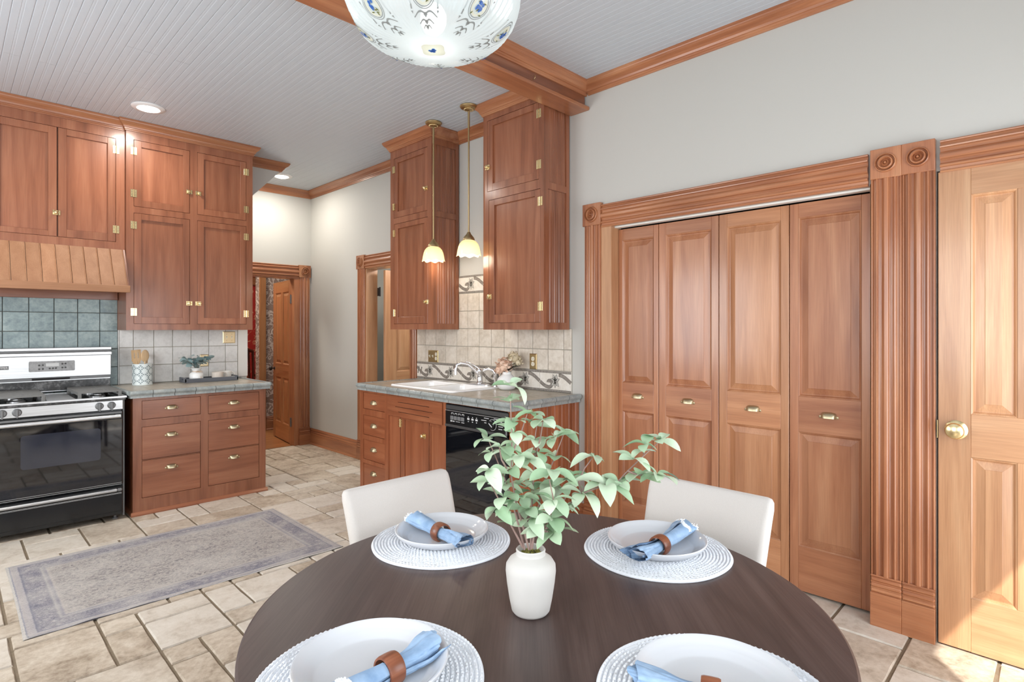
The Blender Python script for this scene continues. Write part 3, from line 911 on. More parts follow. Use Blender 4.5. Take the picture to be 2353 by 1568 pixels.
# ---- range hood of slanted beaded boards
e = thing('range_hood', 'slanted wooden range hood of beaded boards with a lip board', 'hood', (.6, 5.3, 1.70))
n = 13
ztop, zbot, yt, yb = 2.056, 1.756, 5.445, 5.262
for i in range(n):
    x0 = -.10 + i * (1.118 / n); x1 = x0 + 1.118 / n
    def qx(x, t): return x + (x - .6) * .018 * t
    prof = [(x0 + .0004, -.016), (x0 + .0004, -.0015), (x0 + .002, 0), (x1 - .010, 0), (x1 - .008, -.0015), (x1 - .005, .0), (x1 - .002, -.0012), (x1 - .0004, -.016)]
    d = V3((0, yb - yt, zbot - ztop)).normalized(); nn = V3((0, d.z, -d.y)); nn = nn if nn.y < 0 else -nn
    m = MB().extrude(prof, (0, yt, ztop), (0, yb, zbot), (1, 0, 0), nn)
    m.build('hood_board', hoodw('z'), e)
MB().box(-.10, 1.030, 5.245, 5.268, 1.702, 1.758, .003).build('lip_board', hoodw('x'), e)
MB().box(-.10, 1.028, 5.268, 5.44, 1.716, 1.728).build('underside_board', cabw('x'), e)
MB().box(-.10, 1.03, 5.70, 5.738, 1.66, 1.75, .002).build('rear_board', cabw('x'), e)
m = MB().extrude([(5.445, 2.056), (5.74, 2.056), (5.74, 1.72), (5.268, 1.72)], (1.018, 0, 0), (1.03, 0, 0), (0, 1, 0), (0, 0, 1))
m.build('end_board', cabw('z'), e)

# ---- small base cabinet
FBs = FBACK(5.035)
e = thing('base_cabinet', 'base cabinet with six drawers under the small tiled counter', 'cabinet', (1.5, 5.03, 0))
dr = [(1.061, 1.470, .726, .871), (1.061, 1.470, .417, .671), (1.061, 1.470, .128, .413), (1.527, 1.935, .720, .872), (1.527, 1.935, .416, .668), (1.527, 1.935, .128, .411)]
MB(FBs).plate(1.003, 1.990, .0, .905, -.022, 0, dr).build('face_frame', cabw('z'), e)
MB(FBs).box(1.005, 1.988, .02, .90, -.70, -.026).build('carcass', cabw('z'), e)
MB(FBs).box(1.003, 1.022, .0, .905, -.70, -.022).build('side_panel', redw('z'), e)
MB().extrude([(0, 0), (.016, 0), (.016, .012), (.006, .026), (0, .03)], (.99, 5.035, 0), (2.004, 5.035, 0), (0, -1, 0), (0, 0, 1)).extrude([(0, 0), (.014, 0), (.014, .012), (.005, .026), (0, .03)], (1.003, 5.03, 0), (1.003, 5.73, 0), (-1, 0, 0), (0, 0, 1)).build('base_moulding', cabw('x'), e)
for a0, a1, b0, b1 in dr:
    g = .0025
    d = MB(FBs).box(a0 + g, a1 - g, b0 + g, b1 - g, -.022, 0, .0015).build('drawer', cabw('x'), e)
    cup(FBs, (a0 + a1) / 2 - .004, {.726: .805, .417: .594, .128: .340, .720: .799, .416: .594}.get(b0, .34), d)

# ---- tiled counters
M['grout_edge'] = plain('edge_grout', (74, 76, 74), .9)
EDGE = [(0, 0), (.014, .006), (.026, .004), (.034, -.006), (.036, -.016), (.030, -.024), (.022, -.030), (.020, -.038), (.022, -.050), (0, -.050)]
def counter_tiles(e, x0, x1, y0, y1, z, px, py, hole=None):
    cache = {}
    def put(a0, a1, b0, b1):
        if a1 - a0 < .006 or b1 - b0 < .006: return
        k = (round(a1 - a0, 4), round(b1 - b0, 4))
        if k not in cache: cache[k] = MB().box(.0016, k[0] - .0016, .0016, k[1] - .0016, -.012, 0, .0012).mesh('top_tile', M['counter_top'])
        link('top_tile', cache[k], e, (a0, b0, z))
    x = x0
    while x < x1 - .004:
        nx = min(x + px, x1)
        y = y0
        while y < y1 - .004:
            ny = min(y + py, y1)
            if hole and x < hole[1] and nx > hole[0] and y < hole[3] and ny > hole[2]:
                put(x, min(nx, hole[0]), y, ny); put(max(x, hole[1]), nx, y, ny)     # tile cut around the sink
                m0, m1 = max(x, hole[0]), min(nx, hole[1])
                put(m0, m1, y, min(ny, hole[2])); put(m0, m1, max(y, hole[3]), ny)
            else: put(x, nx, y, ny)
            y = ny
        x = nx
def edge_run(e, p0, p1, out, z, n):
    p0, p1 = V3(p0), V3(p1)
    k_ = (p1 - p0).normalized() * .004
    MB().extrude([(a * .945, b * .94 - .0004) for a, b in EDGE], (p0.x + k_.x, p0.y + k_.y, z), (p1.x - k_.x, p1.y - k_.y, z), out, (0, 0, 1)).build('edge_grout', M['grout_edge'], e)
    for i in range(n):
        a, b = p0.lerp(p1, i / n), p0.lerp(p1, (i + 1) / n)
        d = (b - a).normalized() * .0022
        MB().extrude(EDGE, (a.x + d.x, a.y + d.y, z), (b.x - d.x, b.y - d.y, z), out, (0, 0, 1)).build('edge_tile', M['counter_edge'], e, smooth=.9)
ZL = .945
e = thing('countertop', 'small grey-green tiled countertop beside the range', 'countertop', (1.5, 5.4, ZL - .05))
MB().box(.998, 2.012, 5.032, 5.736, ZL - .038, ZL - .004).build('core', M['grout_dark'], e)
counter_tiles(e, 1.0, 2.004, 5.030, 5.736, ZL, .1434, .1456)
edge_run(e, (.98, 5.03, 0), (2.02, 5.03, 0), (0, -1, 0), ZL, 7)
edge_run(e, (.999, 5.03, 0), (.999, 5.735, 0), (-1, 0, 0), ZL, 5)
edge_run(e, (2.01, 5.03, 0), (2.01, 5.735, 0), (1, 0, 0), ZL, 5)
ZS = .957
SX0, SX1, SY0, SY1 = 2.566, 3.085, 3.165, 3.985
e = thing('countertop', 'long tiled countertop around the white sink', 'countertop', (2.8, 3.4, ZS - .05))
m = MB().plate(2.484, 3.152, 2.484, 4.286, ZS - .046, ZS - .004, [(SX0 + .03, SX1 - .03, SY0 + .03, SY1 - .03)])
m.build('core', M['grout_dark'], e)
counter_tiles(e, 2.484, 3.150, 2.484, 4.284, ZS, .148, .150, (SX0 + .03, SX1 - .03, SY0 + .03, SY1 - .03))
edge_run(e, (2.482, 2.462, 0), (2.482, 4.30, 0), (-1, 0, 0), ZS, 12)
edge_run(e, (2.470, 2.482, 0), (3.150, 2.482, 0), (0, -1, 0), ZS, 5)
edge_run(e, (2.470, 4.286, 0), (3.150, 4.286, 0), (0, 1, 0), ZS, 5)

# ---- wall tiles
def tile_field(parent, fr, As, Bs, mat, skip=None, th=.008, name='wall_tile', gap=.0022):
    cache = {}
    for a0, a1 in zip(As, As[1:]):
        for b0, b1 in zip(Bs, Bs[1:]):
            if skip and skip((a0 + a1) / 2, (b0 + b1) / 2): continue
            k = (round(a1 - a0, 3), round(b1 - b0, 3))
            if k not in cache:
                f0 = Frame((0, 0, 0), fr.U, fr.V, fr.W)
                cache[k] = MB(f0).box(gap, k[0] - gap, gap, k[1] - gap, 0, th, .0022).mesh(name, mat)
            link(name, cache[k], parent, tuple(fr(a0, b0, 0)))
FW = FBACK(YB - .003)
gb = MB(FBACK(YB)).box(.03, 1.037, .72, 1.70, 0, .004)
gb.build('grout_bed', M['grout_dark'], WALL_B)
gb = MB(FBACK(YB)).box(1.037, 2.004, .93, 1.42, 0, .004)
gb.build('grout_bed', M['grout'], WALL_B)
tile_field(WALL_B, FW, [.006, .158, .310, .462, .615, .765, .912, 1.036], [.79, .945, 1.10, 1.25, 1.40, 1.55, 1.70], M['tile_green'])
tile_field(WALL_B, FW, [1.046, 1.148, 1.301, 1.447, 1.596, 1.746, 1.892, 2.002], [.946, 1.103, 1.258, 1.412], M['tile_grey'])
MB(FW).box(1.037, 1.046, .946, 1.41, 0, .010, .002).build('tile_edge_strip', M['tile_grey'], WALL_B)
FWR = FRIGHT(XW - .003)
MB(FRIGHT(XW)).box(2.545, 4.414, .94, 1.42, 0, .004).box(3.17, 3.80, 1.42, 1.875, 0, .004).build('grout_bed', M['grout'], WALL_R)
TA = [2.547, 2.619, 2.769, 2.923, 3.080, 3.233, 3.383, 3.532, 3.677, 3.828, 3.979, 4.125, 4.273, 4.412]
tile_field(WALL_R, FWR, TA, [1.112, 1.268, 1.420], M['tile_beige'])
tile_field(WALL_R, FWR, [3.178, 3.233, 3.383, 3.532, 3.677, 3.795], [1.420, 1.570, 1.722], M['tile_beige'])
# printed border tiles: scroll, leaves and diamonds raised a hair over each cream tile
def ribbon(m, pts, wd, c):
    """flat band along (a, b) points; wd one width or a list"""
    n = len(pts)
    ws = wd if isinstance(wd, list) else [wd] * n
    L, R_ = [], []
    for i in range(n):
        p, q = pts[max(i - 1, 0)], pts[min(i + 1, n - 1)]
        dx, dy = q[0] - p[0], q[1] - p[1]
        d = math.hypot(dx, dy) or 1
        nx, ny = -dy / d * ws[i] / 2, dx / d * ws[i] / 2
        L.append((pts[i][0] + nx, pts[i][1] + ny, c)); R_.append((pts[i][0] - nx, pts[i][1] - ny, c))
    vs = L + R_
    m.add(vs, [(i, i + 1, n + i + 1, n + i) for i in range(n - 1)])
def petal(m, a, b, ang, ln, wd, c):
    n = 9
    pts = [(a + math.cos(ang) * ln * i / (n - 1), b + math.sin(ang) * ln * i / (n - 1)) for i in range(n)]
    ribbon(m, pts, [max(.001, wd * math.sin(PI * (i / (n - 1)) ** .8)) for i in range(n)], c)
def border(parent, fr, a0, a1, b0, h, phase, rep=.302):
    """one border tile [a0,a1] with motif clipped to it (motif coordinate runs with -a)"""
    w = a1 - a0
    T = MB(fr).box(a0 + .001, a1 - .001, b0, b0 + h, 0, .008, .001).build('border_tile', M['tile_cream'], parent)
    dk, md, pl = MB(fr), MB(fr), MB(fr)
    ln = .017
    for z0, z1 in ((b0 + .001, b0 + ln), (b0 + h - ln, b0 + h - .001)):
        md.box(a0 + .001, a1 - .001, z0 + .002, z1 - .002, .008, .0086)
        for zz in (z0 + .001, z1 - .001): ribbon(dk, [(a0 + .001, zz), (a1 - .001, zz)], .0018, .0088)
        k = a0 + .008
        while k < a1 - .016:
            ribbon(pl, [(k, z0 + .004), (k + .006, z1 - .004), (k + .012, z0 + .004)], .0016, .0089)
            k += .017
    hb = h - 2 * ln
    def clip(pts): return [p for p in pts if a0 + .001 <= p[0] <= a1 - .001]
    for kk in range(-2, 3):
        c0 = (math.floor(a0 / rep) + kk) * rep + phase
        # the wave: crest falls to the trough through the diamond, then curls up under the flower
        wave = [(c0 + rep * (1.06 - .70 * i / 120), b0 + ln + hb * (.52 + .39 * math.cos(PI * i / 120))) for i in range(121)]
        ea, eb = wave[-1]
        for i in range(1, 22):                                  # curl back up under the flower
            q = -PI / 2 - 4.4 * i / 21
            r_ = .030 * (1 - .62 * i / 21)
            wave.append((ea + r_ * math.cos(q) * 1.1, eb + .030 + r_ * math.sin(q)))
        cw = clip(wave)
        if len(cw) > 1:
            ribbon(dk, cw, .0265, .0083); ribbon(md, cw, .0215, .0085)
        ctr = (c0 + rep * .69, b0 + h / 2)
        if a0 + .03 < ctr[0] < a1 - .03:
            zz = [(ctr[0] + .030, ctr[1] - .030), (ctr[0] + .014, ctr[1] + .038), (ctr[0] - .014, ctr[1] - .038), (ctr[0] - .030, ctr[1] + .030)]
            ribbon(dk, zz, .017, .0087); ribbon(md, zz, .013, .0089)
            ribbon(pl, [(ctr[0], ctr[1] - .016), (ctr[0], ctr[1] + .016)], [.004, .004], .0091)
        fx, fz = c0 + rep * .17, b0 + h * .52
        if a0 + .02 < fx < a1 - .02:
            for ang, l_, w_ in ((1.9, .052, .026), (1.15, .052, .024), (2.75, .045, .022), (.35, .045, .022), (-.8, .052, .024), (-2.3, .052, .024), (-1.55, .05, .02)):
                petal(dk, fx, fz, ang, l_ + .002, w_ + .003, .0090); petal(pl, fx, fz, ang, l_ - .001, w_ - .001, .0092)
            sp = [(fx + (.006 + .0022 * i) * math.cos(.7 * i), fz + (.006 + .0022 * i) * math.sin(.7 * i)) for i in range(12)]
            ribbon(dk, sp, .003, .0094)
    for mm, nm, mt in ((md, 'scroll_print', M['ink']), (dk, 'outline_print', M['ink_dark']), (pl, 'leaf_print', M['ink_pale'])):
        if mm.f: mm.build(nm, mt, T)
TB = [2.547, 2.848, 3.150, 3.452, 3.754, 4.056, 4.412]
for a0, a1 in zip(TB, TB[1:]): border(WALL_R, FWR, a0, a1, .957, .153, .23)
border(WALL_R, FWR, 3.178, 3.48, 1.722, .153, .259)
border(WALL_R, FWR, 3.48, 3.795, 1.722, .153, .259)

# ---- sink cabinet
FS = FRIGHT(2.482)
e = thing('base_cabinet', 'long sink cabinet with drawer stack, slotted panel and beaded end', 'cabinet', (2.48, 3.4, 0))
hs = [(3.906, 4.237, .751, .888), (3.908, 4.235, .535, .700), (3.908, 4.235, .330, .497), (3.905, 4.235, .10, .298), (3.170, 3.853, .11, .735), (2.478, 3.128, .0, .90)]
MB(FS).plate(2.478, 4.285, .0, .908, -.022, 0, hs).build('face_frame', redw('z'), e)
MB(FS).box(4.265, 4.283, .0, .905, -.66, -.023).build('side_panel', redw('z'), e)
MB(FS).box(3.132, 3.150, .0, .905, -.66, -.023).build('partition', redw('z'), e)
MB(FS).box(3.150, 4.265, .06, .08, -.66, -.03).build('bottom_board', redw('y'), e)
for (a0, a1, b0, b1), hz in zip(hs[:4], (.812, .622, .427, .230)):
    d = MB(FS).box(a0 + .002, a1 - .002, b0 + .002, b1 - .002, -.028, -.004, .0015).build('drawer', redw('y'), e)
    bin_pull('cup_pull', Frame(FS.O + FS.W * -.004, FS.U, FS.V, FS.W), 4.076, hz, .0005, d, .088, .038)
m = MB(FS).plate(3.16, 3.856, .742, .896, .001, .010, [(3.307, 3.707, .851, .855), (3.271, 3.743, .8135, .8175), (3.307, 3.702, .776, .780)])
fp = m.build('slotted_panel', redw('y'), e)
MB(FS).box(3.2, 3.8, .76, .88, -.004, .0008).build('slot_shadow', M['dark'], fp)
MB(FS).box(3.702, 3.853, .11, .735, -.024, -.006, .001).build('filler_board', redw('z'), e)
FS2 = Frame(FS.O + FS.W * -.008, FS.U, FS.V, FS.W)
shaker_door(e, FS2, 3.335, 3.700, .11, .735, 3.412, 3.645, .18, .72, redw('z'), redw('y'), (.69, .20), 3.700, (3.392, .630, -1), .008)
shaker_door(e, FS2, 3.170, 3.332, .11, .735, 3.180, 3.318, .16, .715, redw('z'), redw('y'), (), None, None, .008)
# beaded end boards towards the table
FSE = Frame((0, 2.480, 0), (1, 0, 0), (0, 0, 1), (0, -1, 0))
MB(FSE).box(2.482, 3.16, 0, .908, -.03, -.010).build('end_panel', redw('z'), e)
nb = 9
for i in range(nb):
    x0 = 2.482 + i * .678 / nb; x1 = x0 + .678 / nb
    MB().extrude([(x0 + .0006, -.010), (x0 + .0006, -.003), (x0 + .003, 0), (x0 + .030, 0), (x0 + .033, -.003), (x0 + .037, .0004), (x0 + .041, -.003), (x0 + .044, 0), (x1 - .003, 0), (x1 - .0006, -.003), (x1 - .0006, -.010)], (0, 2.480, .002), (0, 2.480, .906), (1, 0, 0), (0, -1, 0)).build('bead_board', redw('z'), e)

# ---- two hanging cabinets over the sink
def sink_cab(label, x, y0, y1, crown_r, doors, side_mid):
    fr = FRIGHT(x)
    e = thing('wall_cabinet', label, 'cabinet', (x, (y0 + y1) / 2, 1.415))
    ops = [d[:4] for d in doors]
    MB(fr).plate(y0, y1, 1.413, 3.045, -.022, 0, ops).build('face_frame', cabw('z'), e)
    dep = XW - x - .012
    MB(fr).box(y0 + .02, y1 - .002, 1.43, 3.045, -dep, -.022).build('carcass', cabw('z'), e)
    for d in doors:
        a0, a1, b0, b1, hz, ha, lat = d
        shaker_door(e, fr, a0, a1, b0, b1, a0 + .052, a1 - .058, b0 + (.062 if b0 < 2 else .056), b1 - .046, cabw('z'), cabw('y'), hz, ha, lat)
    # side frame towards the table with beaded boards
    f2 = Frame((0, y0, 0), (1, 0, 0), (0, 0, 1), (0, -1, 0))
    MB(f2).plate(x + .0222, XW - .012, 1.413, 3.045, -.020, 0, [(x + .045, XW - .045, 1.462, side_mid - .024), (x + .045, XW - .045, side_mid + .024, 2.965)]).build('side_frame', cabw('z'), e)
    wd = (XW - .045 - x - .045) / 4
    for b0, b1 in ((1.462, side_mid - .024), (side_mid + .024, 2.965)):
        for i in range(4):
            x0 = x + .045 + i * wd; x1 = x0 + wd; q = wd / 2
            MB().extrude([(x0 + .0004, -.016), (x0 + .0004, -.009), (x0 + .003, -.007), (x0 + q - .007, -.007), (x0 + q - .004, -.0092), (x0 + q, -.0068), (x0 + q + .004, -.0092), (x0 + q + .007, -.007), (x1 - .003, -.007), (x1 - .0004, -.009), (x1 - .0004, -.016)], (0, y0, b0 + .0006), (0, y0, b1 - .0006), (1, 0, 0), (0, -1, 0)).build('bead_board', cabw('z'), e)
    m = MB()
    P, Hh = .055, .085
    if crown_r: crown_path(m, [(XW, y1), (x, y1), (x, y0), (XW, y0)], [(0, 1), (-1, 0), (0, -1)], ZK - .001, P, Hh)
    else: crown_path(m, [(XW, y1), (x, y1), (x, y0)], [(0, 1), (-1, 0)], ZK - .001, P, Hh)
    m.build('crown', trimw('y'), e)
    return e
sink_cab('hanging sink cabinet nearer the table, tucked under the ceiling beam', 2.88, 2.564, 3.176, False,
         [(2.610, 3.133, 2.446, 2.98, (2.898, 2.548), 2.610, (3.127, 2.630, 1)), (2.597, 3.115, 1.462, 2.382, (2.294, 1.574), 2.597, (3.108, 1.659, 1))], 2.405)
sink_cab('hanging sink cabinet farther from the table, beside the pantry door', 2.86, 3.795, 4.408, True,
         [(3.852, 4.355, 2.412, 2.950, (2.850, 2.516), 4.355, (3.868, 2.602, -1)), (3.846, 4.350, 1.462, 2.360, (2.276, 1.561), 4.350, (3.860, 1.646, -1))], 2.385)

# ================================================================== RANGE
X0, X1 = .188, .950
FG = FBACK(5.02)
e = thing('kitchen_range', 'stainless gas range with black glass oven door under the wooden hood', 'range', (.57, 5.3, 0))
M['grate'] = plain('worn_grey_enamel', (112, 112, 110), .45)
M['grey_plastic'] = plain('grey_plastic', (112, 113, 114), .4)
M['panel_grey'] = stone('smudged_grey_panel', [(.36, s2l(122, 122, 122)), (.6, s2l(156, 156, 156))], 20, 0, .35, .05)
M['cook_top'] = stone('worn_black_cooktop', [(.36, s2l(36, 36, 36)), (.52, s2l(58, 58, 58)), (.70, s2l(120, 120, 120))], 12, 0, .22, .05)
MB().box(X0, X1, 5.045, 5.66, .05, .895).build('body', M['black'], e)
for sx in (X0, X1 - .012): MB().box(sx, sx + .012, 5.028, 5.05, .03, .90, .002).build('side_trim', M['grey_plastic'], e)
for sx, sy in ((X0 + .05, 5.08), (X1 - .05, 5.08), (X0 + .05, 5.6), (X1 - .05, 5.6)):
    MB().lathe([(.018, 0), (.018, .012), (.010, .014), (.010, .052)], 12, (sx, sy, 0)).build('foot', M['grey_plastic'], e)
# cooktop tray with rim
m = MB().box(X0 - .004, X1 + .004, 5.0, 5.60, .893, .912, .004)
m.build('cooktop', M['cook_top'], e)
m = MB().plate(X0 - .006, X1 + .008, 4.998, 5.605, .910, .922, [(X0 + .02, X1 - .018, 5.022, 5.585)])
m.build('cooktop_rim', M['steel'], e)
MB().box(.505, .665, 5.06, 5.57, .912, .918, .002).build('centre_plate', M['steel'], e)
for gx0, gx1 in ((X0 + .015, .495), (.675, X1 - .012)):
    m = MB().plate(gx0, gx1, 5.05, 5.575, .952, .962, [(gx0 + .13, gx0 + .165, 5.14, 5.155), (gx0 + .175, gx0 + .21, 5.14, 5.155), (gx0 + .13, gx0 + .165, 5.18, 5.195), (gx0 + .175, gx0 + .21, 5.18, 5.195), (gx0 + .12, gx0 + .155, 5.42, 5.435), (gx0 + .165, gx0 + .20, 5.42, 5.435), (gx0 + .12, gx0 + .155, 5.46, 5.475), (gx0 + .165, gx0 + .20, 5.46, 5.475)])
    for fx in (gx0, gx1 - .022):
        for fy in (5.05, 5.553): m.box(fx, fx + .022, fy, fy + .022, .912, .955, .003)
    for fx in (gx0, gx1 - .012): m.box(fx, fx + .012, 5.06, 5.56, .938, .954, .003)
    m.build('grate', M['grate'], e)
    for by in (5.17, 5.45):
        MB().lathe([(.05, 0), (.05, .008), (.042, .014), (.03, .016), (.03, .022), (.0001, .024)], 20, ((gx0 + gx1) / 2, by, .912)).build('burner', M['steel'], e, smooth=True)
# control strip
MB(FG).box(X0 + .006, X1 - .012, .822, .893, -.03, .004, .003).build('control_panel', M['steel'], e)
MB(FG).box(X0, X1, .893, .906, -.02, .010, .003).build('front_rim', M['grate'], e)
for kx in (.268, .343, .794, .867):
    m = MB(Frame(FG(kx, .858, .004), FG.U, FG.V, FG.W)).lathe([(.026, 0), (.026, .004), (.023, .006), (.021, .020), (.019, .023), (.0001, .023)], 22)
    m.box(-.0045, .0045, -.036, .020, .006, .030, .002)
    m.build('knob', M['grey_plastic'], e, smooth=.6)
    MB(FG).box(kx - .012, kx - .008, .887, .889, .004, .0046).build('knob_mark', M['iron'], e)
# oven door
d = MB(FG).box(X0 + .012, X1 - .014, .268, .812, -.03, .014, .006).build('oven_door', M['black'], e)
MB(FG).box(X0 + .018, X1 - .02, .285, .755, .0142, .0185, .002).build('door_glass', M['blackglass'], d)
m = MB(FG)
pts = rrect(.36, .80, .47, .70, .02)
m.add([(a, b, .0188) for a, b in pts], [tuple(range(len(pts)))])
m.build('oven_window', plain('oven_window_glass', (42, 46, 58), .08, 0.0, Specular_IOR_Level=1.0), d)
m = MB(FG).tube([(X0 + .03, .778, .048), (X1 - .035, .778, .048)], .013, 12)
for a in (X0 + .045, X1 - .05): m.box(a - .012, a + .012, .768, .790, .012, .046, .003)
m.build('door_handle', M['steel'], d, smooth=.7)
MB(FG).box(X0 + .02, X1 - .022, .796, .810, .0145, .018, .001).build('vent_strip', M['grey_plastic'], d)
for z in (.283, .272): MB(FG).box(X0 + .02, X1 - .022, z - .0012, z + .0012, .0142, .0165).build('chrome_line', M['steel'], d)
# drawer
d = MB(FG).box(X0 + .012, X1 - .014, .045, .258, -.03, .010, .006).build('warming_drawer', M['black'], e)
m = MB(FG).box(X0 + .03, X1 - .05, .222, .242, .010, .034, .006)
m.build('drawer_handle', M['steel'], d)
MB(FG).box(X1 - .05, X1 - .022, .222, .242, .010, .032, .005).build('handle_cap', M['grey_plastic'], d)
for z in (.208, .202): MB(FG).box(X0 + .02, X1 - .022, z - .0012, z + .0012, .0102, .012).build('chrome_line', M['steel'], d)
MB(FG).box(X0 + .02, X1 - .022, .072, .075, .0102, .0112).build('seam', M['dark'], d)
# back guard
FK = FBACK(5.62)
g = MB(FK).box(X0 + .01, X1 + .018, 1.042, 1.208, -.10, 0, .003).build('back_guard', M['steel'], e)
MB(FK).box(X0 + .008, X1 + .022, 1.208, 1.234, -.10, .012, .003).build('guard_rail', M['steel'], g)
MB(FK).box(X0 + .008, X1 + .014, 1.236, 1.250, -.10, .002, .001).build('guard_shadow', M['grey_plastic'], g)
MB(FK).box(X0 + .008, X1 + .020, 1.250, 1.272, -.10, .010, .003).build('guard_cap', M['steel'], g)
MB(FK).box(X0 + .012, X1 + .014, 1.022, 1.042, -.09, -.006).build('vent_slot', M['grey_plastic'], g)
MB(FK).box(.47, .70, 1.024, 1.038, -.006, -.004).build('vent_opening', M['dark'], g)
MB(FK).box(X0 + .01, X1 + .012, .93, 1.022, -.09, .004, .003).build('splash_strip', M['cook_top'], g)
MB(FK).box(X0 + .01, X1 + .012, 1.016, 1.022, .004, .007).box(X0 + .01, X1 + .012, .934, .939, .004, .007).build('chrome_strip', M['steel'], g)
m = MB(FK)
pts = rrect(.451, .731, 1.090, 1.170, .008)
m.add([(a, b, .0012) for a, b in pts] + [(a, b, 0) for a, b in pts], [tuple(range(len(pts)))] + [(i, (i + 1) % len(pts), len(pts) + (i + 1) % len(pts), len(pts) + i) for i in range(len(pts))])
dp = m.build('display_panel', M['panel_grey'], g)
MB(FK).box(.553, .632, 1.128, 1.153, .0012, .002).build('display', plain('display_face', (196, 197, 196), .3), dp)
for bx, bz in ((.512, 1.139), (.534, 1.140), (.512, 1.110), (.534, 1.111), (.575, 1.113), (.594, 1.1135), (.612, 1.114), (.652, 1.146), (.671, 1.147), (.652, 1.116), (.671, 1.117)):
    MB(Frame(FK(bx, bz, .0012), FK.U, FK.V, FK.W)).lathe([(.0065, 0), (.0065, .002), (.004, .003), (.0001, .003)], 10).build('button', plain('button_grey', (62, 62, 62), .4), dp)
bd = MB(FK).box(.235, .338, 1.114, 1.141, 0, .002, .0008).build('badge', plain('badge_grey', (108, 108, 108), .4), g)
def text(body, fr, a, b, c, size, mat, name, parent, align='CENTER'):
    cu = bpy.data.curves.new(name, 'FONT'); cu.body = body; cu.size = size; cu.align_x = align; cu.align_y = 'CENTER'; cu.extrude = .0002
    o = bpy.data.objects.new(name, cu); col.objects.link(o)
    mt = Matrix((fr.U, fr.V, fr.W)).transposed()
    # letters must run left to right for someone facing the surface
    u = fr.V.cross(fr.W)
    mt = Matrix((u, fr.V, fr.W)).transposed()
    dg = bpy.context.evaluated_depsgraph_get()
    me = bpy.data.meshes.new_from_object(o.evaluated_get(dg))
    bpy.data.objects.remove(o)
    me.name = name
    me.materials.clear(); me.materials.append(mat)
    me.transform(mt.to_4x4())
    k = link(name, me, parent, tuple(fr(a, b, c)))
    return k
text('TAPPER', FK, .333, 1.1275, .0021, .022, M['print'], 'badge_lettering', bd, 'RIGHT')

# ================================================================== DISHWASHER
FV = FRIGHT(2.470)
e = thing('dishwasher', 'black built-in dishwasher under the sink counter', 'dishwasher', (2.48, 2.8, 0))
a0, a1 = 2.498, 3.118
MB(FV).box(a0, a1, .06, .896, -.58, -.012).build('tub', M['black'], e)
MB(FV).box(a0 + .003, a1 - .003, .862, .892, -.02, -.002, .002).build('vent_bar', plain('charcoal_plastic', (66, 66, 66), .35), e)
p = MB(FV).box(a0 + .003, a1 - .003, .752, .858, -.02, .004, .004).build('control_panel', M['black'], e)
MB(FV).box(a0 + .005, a1 - .005, .853, .857, .004, .006, .001).build('chrome_line', M['steel'], p)
MB(FV).box(a0 + .003, a1 - .003, .742, .760, .0, .009, .004).build('lower_lip', plain('charcoal_plastic', (66, 66, 66), .35), p)
MB(FV).box(a0 + .003, a0 + .014, .752, .858, .003, .007, .001).build('end_strip', M['grey_plastic'], p)
for i in range(4):
    b = 3.052 - i * .0375
    MB(FV).box(b - .033, b, .795, .822, .004, .012, .003).build('push_button', M['grey_plastic'], p)
    MB(FV).box(b - .008, b - .004, .831, .842, .004, .0046).box(b - .028, b - .024, .831, .842, .004, .0046).box(b - .028, b - .004, .839, .843, .004, .0046).build('button_mark', M['print'], p)
for b, z in ((2.868, .818), (2.826, .818), (2.786, .818)):
    MB(FV).box(b - .011, b + .011, z - .006, z + .006, .004, .0046).box(b - .005, b + .005, z - .020, z - .014, .004, .0046).box(b - .004, b + .004, z + .011, z + .016, .004, .0046).build('symbol_print', M['print'], p)
MB(FV).box(3.042, 3.056, .780, .790, .004, .0046).box(3.012, 3.038, .782, .788, .004, .0046).box(2.955, 3.0, .7835, .7865, .004, .0046).box(2.91, 2.94, .783, .787, .004, .0046).build('maker_print', M['print'], p)
k = MB(Frame(FV(2.632, .806, .004), FV.U, FV.V, FV.W)).lathe([(.034, 0), (.034, .003), (.030, .004), (.028, .016), (.024, .019), (.0001, .019)], 28).build('timer_dial', M['black'], p, smooth=.6)
m = MB(Frame(FV(2.632, .806, .004), FV.U, FV.V, FV.W)).lathe([(.033, .0005), (.036, .0005), (.036, .0022), (.033, .0022), (.033, .0005)], 28, cap=False)
m.build('dial_ring', M['print'], k)
MB(Frame(FV(2.632, .806, .0235), (FV.U * .8 + FV.V * .6), (FV.V * .8 - FV.U * .6), FV.W)).box(-.018, .018, -.003, .003, 0, .002, .0006).build('pointer', M['print'], k)
for b, z, wd in ((2.69, .842, .045), (2.60, .846, .04), (2.715, .826, .05), (2.565, .832, .04), (2.56, .818, .04), (2.558, .802, .04), (2.70, .812, .02), (2.56, .786, .035)):
    MB(FV).box(b - wd / 2, b + wd / 2, z - .002, z + .002, .004, .0046).build('dial_print', M['print'], p)
MB(FV).box(a0 + .003, a1 - .003, .130, .742, -.02, .002, .006).build('door', M['blackglass'], e)
MB(FV).box(a0 + .003, a1 - .003, .0, .122, -.09, -.03, .004).build('toe_panel', M['black'], e)
for b in (3.0, 2.72): MB(FV).box(b - .04, b + .04, .147, .149, .002, .0028).build('scratch_line', M['print'], e)

